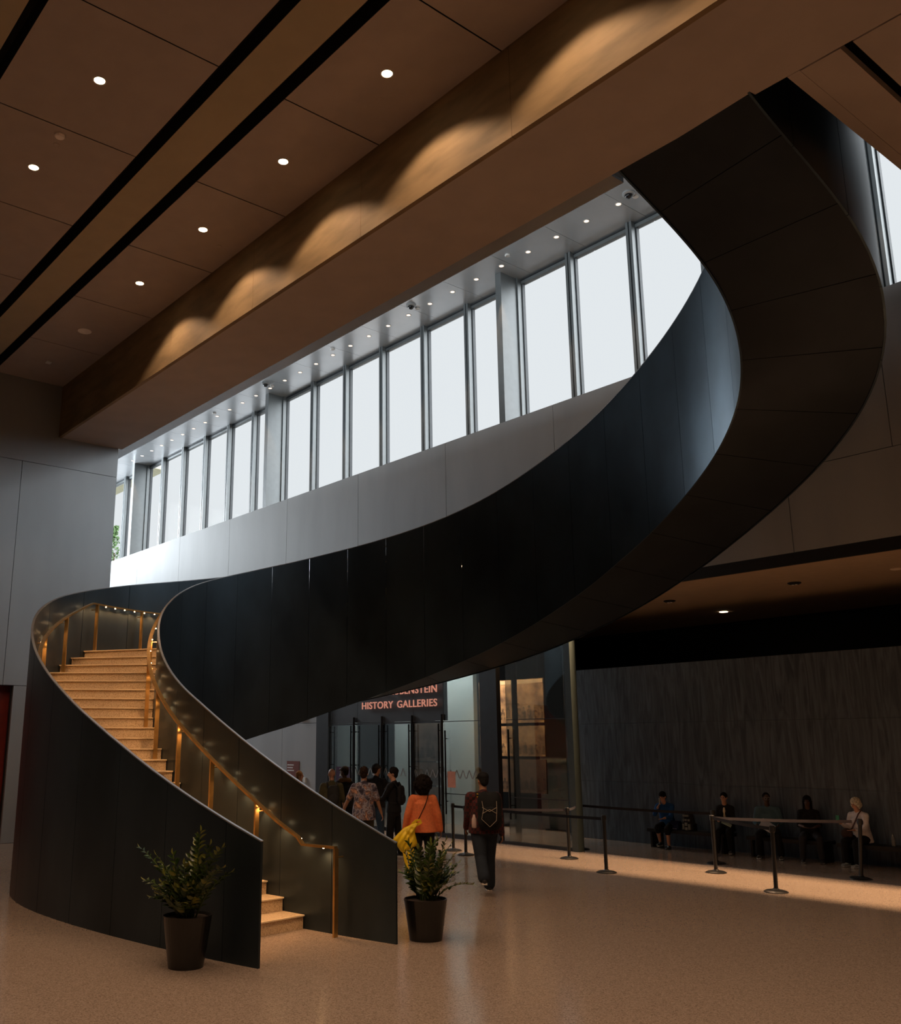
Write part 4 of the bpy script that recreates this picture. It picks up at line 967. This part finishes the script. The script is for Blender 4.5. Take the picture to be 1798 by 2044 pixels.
        pts = [(-.038, -.06), (.038, -.06), (.045, .05), (.046, .13), (.032, .185), (-.032, .185), (-.046, .13), (-.045, .05)]
        A = [bm.verts.new((an.x + x * k, an.y + y * k, max(.001, z0))) for x, y in pts]; B = [bm.verts.new((an.x + x * k, an.y + y * k, z1)) for x, y in pts]
        for i in range(8): bm.faces.new((A[i], A[(i + 1) % 8], B[(i + 1) % 8], B[i]))
        bm.faces.new(A[::-1]); bm.faces.new(B); new_obj('sole', bm, mat('sole_%d' % int(sole[0] * 100), sole, .6), sh_)
    hm = mat('hair_%d_%d' % (int(hair_c[0] * 1000), int(hair_c[2] * 1000)), hair_c, .9, var=.35, scale=40, bump=.6, spec=.08)
    if hair:
        bm = BM()
        if hair == 'short': ell(bm, Q(0, -.022, .040), (.083 * k, .094 * k, .092 * k), Hm, 24); ell(bm, Q(0, -.055, -.005), (.070 * k, .055 * k, .075 * k), Hm)
        elif hair == 'messy':
            random.seed(int(H * 100)); ell(bm, Q(0, -.02, .045), (.088 * k, .1 * k, .095 * k), Hm, 24); ell(bm, Q(0, -.055, -.005), (.075 * k, .055 * k, .08 * k), Hm)
            for i in range(26):
                a = random.uniform(0, 6.28); e_ = random.uniform(.2, 1.4); ell(bm, Q(.08 * math.cos(a) * math.cos(e_), -.02 + .09 * math.sin(a) * math.cos(e_), .05 + .085 * math.sin(e_)), (.022 * k,) * 3)
        elif hair == 'fringe': ell(bm, Q(0, -.012, .05), (.086 * k, .1 * k, .09 * k), Hm, 24); ell(bm, Q(0, -.05, .0), (.078 * k, .06 * k, .085 * k), Hm)
        elif hair == 'afro':
            random.seed(4); ell(bm, Q(0, -.04, .03), (.155 * k, .145 * k, .15 * k), Hm, 24); ell(bm, Q(0, -.06, -.07), (.13 * k, .095 * k, .11 * k), Hm)
            for i in range(60):
                a = random.uniform(0, 6.28); e_ = random.uniform(-.9, 1.5); ell(bm, Q(.15 * math.cos(a) * math.cos(e_), -.05 + .135 * math.sin(a) * math.cos(e_), .02 + .145 * math.sin(e_)), (.030 * k,) * 3, None, 8)
        elif hair == 'bob':
            random.seed(8); ell(bm, Q(0, -.02, .035), (.10 * k, .108 * k, .10 * k), Hm, 24)
            for sg in (-1, 1): ell(bm, Q(sg * .080, .005, -.03), (.028 * k, .05 * k, .075 * k), Hm)
            ell(bm, Q(0, -.07, -.04), (.09 * k, .055 * k, .085 * k), Hm)
        elif hair == 'long':
            ell(bm, Q(0, -.02, .035), (.092 * k, .102 * k, .1 * k), Hm, 24); ell(bm, Q(0, -.075, -.1), (.085 * k, .045 * k, .14 * k), Hm)
            for sg in (-1, 1): capsule(bm, Q(sg * .078, -.01, 0), Q(sg * .085, .02, -.16), .024 * k, .018 * k)
        elif hair == 'tied': ell(bm, Q(0, -.02, .032), (.084 * k, .1 * k, .095 * k), Hm, 24); ell(bm, Q(0, -.12, .0), (.035 * k, .04 * k, .04 * k), Hm)
        fuse('hair', bm, hm, g, .010, 1)
    if cap:
        bm = BM(); ell(bm, Q(0, -.015, .062), (.088 * k, .104 * k, .078 * k), Hm, 24); capsule(bm, Q(-.05, .075, .05), Q(.05, .075, .05), .016 * k, .016 * k)
        for q in (-.05, -.025, 0, .025, .05): capsule(bm, Q(q, .06, .052), Q(q * .9, .155 - abs(q) * .5, .036), .011 * k, .009 * k, 8)
        fuse('cap', bm, cap, g, .009, 1)
    g['k'] = k
    info = dict(g=g, k=k, pel=pel, hc=hc, J=J, T=T2, Q=Q, Lm=Lm)
    del g['k']
    return info
def world_pt(info, p): return info['g'].matrix_basis @ Vector(p)
def top_level(name, info, bm, m, label, cat, vox=None, group=None, smooth=True):
    """a thing carried by a person: its own top-level object, built in the person's local frame"""
    t = empty(name, info['g'].location, info['g'].rotation_euler.z)
    o = fuse('body_panel' if name == 'backpack' else 'bag_body' if 'bag' in name else name + '_body', bm, m, t, vox) if vox else new_obj(name + '_body', bm, m, t, smooth)
    tag(t, label, cat, group); return t
def backpack(info, label, m, w=.16, h=.24, dp=.085, z=.30, strap=True, x=0.):
    T = info['T']; bm = BM()
    for sx in (-1, 1):
        for sz in (-1, 1): ell(bm, T(x + sx * w * .42, -.125 - dp * .9, z + sz * h * .42), (w * .58, dp, h * .58))
    ell(bm, T(x, -.13 - dp * .9, z), (w, dp * 1.15, h)); t = top_level('backpack', info, bm, m, label, 'backpack', .012)
    bm = BM(); ell(bm, T(x, -.13 - dp * 2.0, z - .07), (w * .78, dp * .45, h * .5)); fuse('pocket', bm, m, t, .012)
    for sg in (-1, 1):
        bm = BM(); pts = [T(sg * .09, -.14, z + h * .75), T(sg * .10, -.07, .535), T(sg * .11, .06, .53), T(sg * .125, .155, .40), T(sg * .14, .14, .25), T(sg * .165, .02, .14), T(sg * .12, -.13, .13)]
        sweep(bm, pts, [(-.022, -.006), (.022, -.006), (.022, .006), (-.022, .006)], up=(0, .3, 1)); new_obj('strap', bm, M_FRAME, t)
    return t
F45 = R(45)
def face(x, y, turn=0): return math.atan2(-x, y) + 0 if False else math.atan2(-x, y) + R(turn)
M_BLK = fabric('black_cloth', (.010, .010, .011)); M_BLKJ = fabric('black_jacket', (.013, .013, .015)); M_JEAN = fabric('dark_jeans', (.020, .026, .036)); M_BLUEJ = fabric('blue_jeans', (.035, .065, .11))
def plaid():
    m = D.materials.new('maroon_plaid'); m.use_nodes = True; n = m.node_tree.nodes; l = m.node_tree.links; b = n['Principled BSDF']; tc = n.new('ShaderNodeTexCoord')
    ck = n.new('ShaderNodeTexChecker'); ck.inputs['Scale'].default_value = 22; ck.inputs['Color1'].default_value = (.085, .012, .012, 1); ck.inputs['Color2'].default_value = (.022, .010, .012, 1)
    l.new(tc.outputs['Object'], ck.inputs['Vector']); l.new(ck.outputs['Color'], b.inputs['Base Color']); b.inputs['Roughness'].default_value = .9; return m
def floral():
    m = D.materials.new('mottled_shirt'); m.use_nodes = True; n = m.node_tree.nodes; l = m.node_tree.links; b = n['Principled BSDF']; tc = n.new('ShaderNodeTexCoord')
    nz = n.new('ShaderNodeTexNoise'); nz.inputs['Scale'].default_value = 9; nz.inputs['Detail'].default_value = 7; nz.inputs['Distortion'].default_value = .4; rp = n.new('ShaderNodeValToRGB'); e = rp.color_ramp.elements
    e[0].position = .34; e[0].color = (.03, .022, .035, 1); e[1].position = .66; e[1].color = (.52, .28, .19, 1); q = e.new(.44); q.color = (.12, .11, .15, 1); q = e.new(.50); q.color = (.34, .30, .33, 1); q = e.new(.56); q.color = (.10, .055, .055, 1)
    l.new(tc.outputs['Object'], nz.inputs['Vector']); l.new(nz.outputs['Fac'], rp.inputs['Fac']); l.new(rp.outputs['Color'], b.inputs['Base Color']); b.inputs['Roughness'].default_value = .9; return m
# 1. man in cap and plaid shirt walking away
x, y = -11.12, 11.02
pA = person((x, y, 0), face(x, y, 6), 'person in a black cap and maroon plaid shirt walking away with a loaded backpack', 1.78, 'm', 1.2, 'tan', 'short', (.02, .02, .02), plaid(), 1., M_JEAN, 1., (.02, .02, .022), (.75, .68, .60), armL=(14, 8, 28, 4), armR=(-4, 8, 10, 0), legL=(-20, 34, -3), legR=(14, 6, -2), head=(22, 0), cap=M_BLK, hem=.86, puff=.010, loose=.014)
bp = backpack(pA, 'large black backpack with pale cords on the back of the person in the black cap', fabric('pack_black', (.014, .015, .016)), .19, .29, .10, .27, x=.07)
T = pA['T']; bm = BM()
for pts in ([(-.06, -.36, .42), (-.04, -.375, .30), (-.07, -.37, .16), (.05, -.38, .05), (.15, -.37, .14), (.16, -.375, .30), (.16, -.36, .42)], [(-.06, -.375, .33), (.05, -.385, .27), (.16, -.375, .33)], [(-.06, -.375, .24), (.05, -.385, .30), (.16, -.375, .24)]):
    sweep(bm, [T(*p) for p in pts], [(-.004, -.004), (.004, -.004), (.004, .004), (-.004, .004)], up=(0, 1, 0.1))
o = new_obj('cord', bm, mat('cord_tan', (.34, .29, .22), .7), bp)
bm = BM(); lathe(bm, [(.03, 0), (.038, .02), (.038, .13), (.02, .17), (.014, .20)], 16, tuple(T(-.17, -.22, .02))); o = new_obj('water_bottle', bm, mat('bottle_pale', (.50, .36, .32), .4), None, True)
o.location = bp.location; o.rotation_euler = bp.rotation_euler; tag(o, 'pale water bottle in the side pocket of the large black backpack', 'bottle')
bm = BM(); c = T(-.10, -.10, .50); box(bm, c.x - .012, c.x + .012, c.y - .03, c.y - .02, c.z - .04, c.z + .02); new_obj('strap_tab', bm, mat('tab_yellow', (.8, .45, .03), .6), bp)
# 2. woman in orange jacket
x, y = -12.42, 10.9
pB = person((x, y, 0), face(x, y, 2), 'person with dark curly hair in a bright orange jacket seen from behind', 1.66, 'f', 1.12, 'brown', 'afro', (.012, .009, .008), fabric('orange_wool', (.70, .185, .068), scale=30, var=.08), .98, M_BLK, 1., armL=(-4, 20, 16, 8), armR=(-4, 19, 14, 10), legL=(-6, 8, 3), legR=(8, 4, 2), hem=.84, flare=.02, puff=.016)
T = pB['T']; t = empty('crossbody_bag', pB['g'].location, pB['g'].rotation_euler.z); tag(t, 'thin black crossbody strap and small pouch over the orange jacket', 'bag')
bm = BM(); sweep(bm, [T(.10, .02, .56), T(.085, -.10, .50), T(.03, -.152, .36), T(-.05, -.152, .20), T(-.14, -.13, .04), T(-.23, -.05, -.06)], [(-.006, -.004), (.006, -.004), (.006, .004), (-.006, .004)], up=(0, 1, .2)); new_obj('strap', bm, M_BLK, t)
bm = BM(); c = T(-.27, -.03, -.16); ell(bm, c, (.05, .09, .11)); fuse('pouch', bm, M_BLK, t, .014)
# yellow cloth bag hanging at her left
t = empty('yellow_bag', pB['g'].location, pB['g'].rotation_euler.z); tag(t, 'crumpled bright yellow cloth bag hanging at the left side of the orange jacket', 'bag')
def cloth_bag():
    bm = BM(); random.seed(2); NR = 12
    poly = [(-.09, .09), (-.16, .09), (-.24, .045), (-.34, .0), (-.44, -.09), (-.54, -.20), (-.50, -.26), (-.45, -.31), (-.40, -.38), (-.36, -.41), (-.28, -.37), (-.20, -.33), (-.13, -.30), (-.105, -.26), (-.13, -.16), (-.15, -.08), (-.13, .0)]
    P2 = []
    for i in range(len(poly)):
        a_, b_ = poly[i], poly[(i + 1) % len(poly)]
        for t in (0, .5): P2.append((a_[0] + (b_[0] - a_[0]) * t, a_[1] + (b_[1] - a_[1]) * t))
    cx, cz = -.29, -.17; front = []; n = len(P2)
    for sgn in (-1, 1):
        rings = []
        for j in range(NR):
            f = 1 - j / NR; row = []
            for i, (x, z) in enumerate(P2):
                px, pz = cx + (x - cx) * f, cz + (z - cz) * f
                bulge = math.sqrt(max(0, 1 - f * f)) * .075; fold = .020 * (1 - f * .4) * math.sin(px * 34 + pz * 22 + 3 * math.sin(pz * 14)) + .010 * math.sin(px * 70 - pz * 48)
                row.append(bm.verts.new(T(px, -.235 + sgn * (bulge + (fold if j else 0)), pz)) if (j or sgn < 0) else front[i])
            if j == 0 and sgn < 0: front = row
            rings.append(row)
        for A, B in zip(rings, rings[1:]):
            for i in range(n): bm.faces.new((A[i], A[(i + 1) % n], B[(i + 1) % n], B[i]))
        bm.faces.new(rings[-1])
    return bm
M_YEL = mat('yellow_cloth', (.92, .62, .015), .55, var=.12, scale=5, bump=.4)
new_obj('cloth', cloth_bag(), M_YEL, t, True)
bm = BM(); sweep(bm, [T(-.20, -.235, .06), T(-.13, -.24, .12), T(-.06, -.24, .13), T(-.04, -.24, .09), T(-.09, -.24, .06), T(-.15, -.235, .03)], [(-.018, -.008), (.018, -.008), (.018, .008), (-.018, .008)], up=(0, 1, .1)); new_obj('handle', bm, M_YEL, t)
bm = BM()
for q in (-.34, -.27, -.20): sweep(bm, [T(q, -.24, -.34), T(q + .02, -.25, -.48), T(q + .05, -.24, -.62), T(q + .08, -.24, -.76)], [(-.026, -.006), (.026, -.006), (.016, .006), (-.016, .006)], up=(0, 1, .1))
new_obj('tassel', bm, M_YEL, t)
# 3. bald man with olive shirt
x, y = -17.0, 12.35
pC = person((x, y, 0), face(x, y, 4), 'bald person in an olive shirt with a daypack, leftmost of the standing group', 1.70, 'm', 1.1, 'light', None, top=fabric('olive_shirt', (.095, .085, .045)), sleeve=.62, bottom=M_BLK, armL=(4, 14, 14, 0), armR=(4, 14, 20, 4), legL=(-6, 6, 3), legR=(6, 4, 3), head=(14, 0))
backpack(pC, 'soft dark grey daypack on the bald person', fabric('pack_grey', (.038, .038, .038)), .13, .21, .075, .27, x=.03)
# 4. fur collar
x, y = -17.62, 13.15
person((x, y, 0), face(x, y, 20), 'person in brown cap and black coat with fur collar behind the bald person', 1.72, 'f', 1.0, 'brown', 'short', top=M_BLKJ, bottom=M_BLK, head=(34, 0), cap=fabric('cap_brown', (.06, .04, .025)), collar=fabric('fur_brown', (.10, .055, .028), c2=(.17, .10, .05), scale=60))
# 5. mottled shirt man
x, y = -15.5, 12.05
pE = person((x, y, 0), face(x, y, -2), 'person in a mottled grey and peach T-shirt with arms hanging, walking towards the doors', 1.76, 'm', 1.08, 'tan', 'messy', (.03, .018, .012), floral(), .42, fabric('olive_trousers', (.065, .055, .030)), 1., armL=(4, 26, 20, 0), armR=(2, 18, 10, 0), legL=(-8, 8, 3), legR=(10, 6, 3), hem=.76, flare=.015, head=(-4, -4), loose=.008)
# 6. man in dark flat cap and jeans
x, y = -16.85, 13.4
person((x, y, 0), face(x, y, -25), 'person in dark flat cap, black jacket and jeans half hidden behind the mottled T-shirt', 1.79, 'm', 1.15, 'tan', 'short', top=M_BLKJ, bottom=M_BLUEJ, cap=fabric('cap_slate', (.03, .033, .037)), head=(-20, 0), lean=6, armR=(20, 10, 60, 10), legL=(-4, 4, 4), legR=(4, 4, 4))
# 7. young person in black turned left
x, y = -15.62, 12.92
pG = person((x, y, 0), face(x, y, 62), 'young person in black turned left with one hand held out', 1.73, 'm', .92, 'light', 'messy', (.014, .011, .01), M_BLK, .95, M_BLK, armL=(28, 6, 62, 0), armR=(4, 6, 20, 0), head=(26, 0), legL=(4, 4, 3), legR=(-5, 4, 3))
backpack(pG, 'slim black backpack on the young person in black', M_BLKJ, .12, .2, .05, .28)
# 8. fair-haired woman
x, y = -20.0, 13.55
person((x, y, 0), face(x, y, -118), 'person with fair tied-back hair facing right beside the red wall notice', 1.57, 'f', .95, 'light', 'long', (.30, .16, .07), fabric('brown_top', (.10, .06, .035)), .8, M_BLK, head=(8, -4))
# seated row on the benches
def seated(x, label, turn=0, y=18.80, **kw):
    kw.setdefault('legL', (84, 82, 6)); kw.setdefault('legR', (84, 82, 6))
    return person((x, y, 0), face(x, y, 180 + turn), label, kw.pop('H', 1.70) * .91, sit=True, vox=.009, **kw)
p9 = seated(-13.22, 'seated person in a blue jacket holding a pale phone to the face', -20, sex='m', build=1.0, skin='light', hair='fringe', hair_c=(.012, .01, .01), top=fabric('blue_jacket', (.015, .075, .24)), sleeve=.85, bottom=M_BLK, blen=.62, lean=20, head=(-12, 14), armR=(48, 2, 106, 34), armL=(34, 4, 48, 26), legL=(80, 84, 4), legR=(84, 110, 4), shoe=(.02, .02, .02), sole=(.45, .45, .43))
bm = BM(); q = p9['J']['Rwr'] + p9['J']['Rd2'] * .11; box(bm, q.x - .006, q.x + .006, q.y - .034, q.y + .034, q.z - .04, q.z + .10); o = new_obj('phone', bm, mat('phone_white', (.55, .58, .55), .3)); o.location = p9['g'].location; o.rotation_euler = p9['g'].rotation_euler; tag(o, 'pale phone held to the face of the person in the blue jacket', 'phone')
p11 = seated(-11.78, 'seated person in a black blazer over a pale top with dark tied hair', -12, sex='f', build=.95, skin='light', hair='tied', hair_c=(.012, .01, .009), top=M_BLKJ, bottom=M_BLK, lean=6, head=(-8, 6), armL=(24, 6, 62, 22), armR=(24, 6, 66, 22), open_=fabric('cream_top', (.62, .55, .40)), legL=(84, 100, 4), legR=(84, 70, 4))
p12 = seated(-10.83, 'seated person in a denim shirt and glasses with a paper on the lap', -4, sex='m', build=1.2, skin='dark', hair='short', hair_c=(.01, .009, .009), top=fabric('denim_shirt', (.07, .13, .17)), sleeve=.9, bottom=M_BLK, lean=4, head=(14, 4), armL=(18, 16, 60, 30), armR=(18, 16, 60, 30), shoe=(.05, .05, .05), sole=(.55, .58, .60), belly=.05, H=1.75, legL=(86, 88, 14), legR=(86, 88, 14))
Q = p12['Q']; bm = BM()
for sg in (-1, 1): lathe(bm, [(.024, -.002), (.027, -.002), (.027, .002), (.024, .002)], 18, (0, 0, 0), close=False)
bmesh.ops.rotate(bm, verts=bm.verts, matrix=Matrix.Rotation(R(90), 3, 'X')); n_ = len(bm.verts) // 2; bm.verts.ensure_lookup_table()
c1 = Q(-.031, .094, .008); c2 = Q(.031, .094, .008)
for i, v in enumerate(bm.verts): v.co += (c1 if i < n_ else c2)
new_obj('glasses', bm, mat('glasses_wire', (.5, .5, .48), .3, metal=.8), p12['g'])
p13 = seated(-9.98, 'seated person in dark clothes resting crossed arms, second from the right', 0, sex='f', build=1.05, skin='dark', hair='long', hair_c=(.008, .007, .007), top=M_BLK, sleeve=.55, bottom=fabric('charcoal_jeans', (.030, .030, .036)), lean=4, head=(-6, 2), armL=(22, 10, 62, 34), armR=(22, 10, 62, 34), sole=(.40, .42, .42), legL=(84, 84, 10), legR=(84, 84, 10))
p14 = seated(-8.97, 'seated person with wavy white hair in a white sweater looking down at a phone', -34, sex='f', build=1.08, skin='light', hair='bob', hair_c=(.62, .56, .44), top=fabric('white_sweater', (.66, .63, .66), scale=20), sleeve=.95, bottom=M_BLK, lean=8, head=(-8, 20), armL=(22, 6, 66, 24), armR=(24, 6, 92, 10), shoe=(.30, .33, .36), sole=(.6, .62, .62), H=1.72, hem=.84, legL=(84, 78, 5), legR=(84, 92, 5))
bm = BM(); q = p14['J']['Rwr'] + p14['J']['Rd2'] * .12; box(bm, q.x - .035, q.x + .035, q.y - .005, q.y + .005, q.z - .05, q.z + .09); o = new_obj('phone', bm, mat('phone_green', (.05, .30, .18), .3)); o.location = p14['g'].location; o.rotation_euler = p14['g'].rotation_euler; tag(o, 'green phone held by the white-haired person', 'phone')
T = p14['T']; t = empty('shoulder_bag', p14['g'].location, p14['g'].rotation_euler.z); tag(t, 'brown shoulder bag with brown strap on the lap of the white-haired person', 'bag')
bm = BM(); sweep(bm, [T(-.08, -.02, .57), T(-.07, .10, .50), T(-.01, .16, .36), T(.08, .17, .22), T(.14, .20, .12)], [(-.012, -.004), (.012, -.004), (.012, .004), (-.012, .004)], up=(0, 1, .3)); new_obj('strap', bm, mat('strap_brown', (.10, .035, .02), .6), t)
bm = BM(); ell(bm, T(.16, .26, .12), (.12, .07, .10)); fuse('bag_body', bm, fabric('bag_brown', (.05, .028, .022)), t, .012)
# papers and bench things
bm = BM(); A = [bm.verts.new(v) for v in ((-.13, -.1, 0), (.13, -.1, .02), (.13, .1, .0), (-.13, .1, .03))]; bm.faces.new(A); bmesh.ops.solidify(bm, geom=list(bm.faces), thickness=.003)
o = new_obj('paper_sheet', bm, mat('paper_white', (.6, .62, .68), .7)); o.location = (-10.62, 18.36, .63); o.rotation_euler = (R(55), R(30), R(20)); tag(o, 'white paper sheet on the lap of the person in the denim shirt', 'paper')
o2 = new_obj('leaflet', bmesh.new(), mat('leaflet_mint', (.35, .48, .44), .7)); D.objects.remove(o2)
bm = BM(); box(bm, -.10, .10, -.05, .05, 0, .006); o = new_obj('leaflet', bm, mat('leaflet_mint', (.35, .48, .44), .7)); o.location = (-11.52, 18.38, .62); o.rotation_euler = (R(30), R(25), R(30)); tag(o, 'pale mint leaflet on the knees of the person in the black blazer', 'leaflet')
t = empty('rucksack', (-12.62, 18.72, .402)); tag(t, 'dark rucksack with pale grey patches standing on the bench beside the blue jacket', 'backpack')
bm = BM(); capsule(bm, (0, 0, .10), (0, 0, .30), .13, .10); box(bm, -.14, .14, -.08, .08, 0, .15); fuse('sack', bm, fabric('sack_dark', (.020, .021, .024)), t, .012)
bm = BM()
for (x0, x1, z0, z1) in ((-.09, -.045, .02, .14), (.05, .095, .02, .14), (-.03, .035, 0.01, .07), (-.03, .03, .10, .17), (-.08, -.05, .20, .24), (-.02, .02, .20, .24), (.05, .08, .20, .24), (-.07, .07, .29, .33)): box(bm, x0, x1, -.14, -.10, z0, z1)
new_obj('patches', bm, mat('patch_grey', (.22, .24, .23), .7), t)
t = empty('blue_bag', (-12.95, 18.70, .402)); bm = BM(); box(bm, -.11, .11, -.07, .07, 0, .18); bmesh.ops.bevel(bm, geom=list(bm.edges), offset=.03, segments=3); new_obj('bag_body', bm, fabric('bag_navy', (.012, .018, .06)), t); bm = BM(); box(bm, -.105, .06, -.075, -.069, .01, .03); new_obj('trim_stripe', bm, mat('stripe_lilac', (.25, .27, .45), .6), t); tag(t, 'small navy bag with pale stripe on the bench between the blue jacket and the rucksack', 'bag')
bm = BM(); lathe(bm, [(.032, 0), (.034, .01), (.034, .15), (.018, .19), (.016, .22)], 16); o = new_obj('bottle', bm, mat('bottle_clear', (.16, .18, .19), .12)); o.location = (-8.38, 18.72, .402); tag(o, 'clear water bottle on the bench right of the white-haired person', 'bottle')
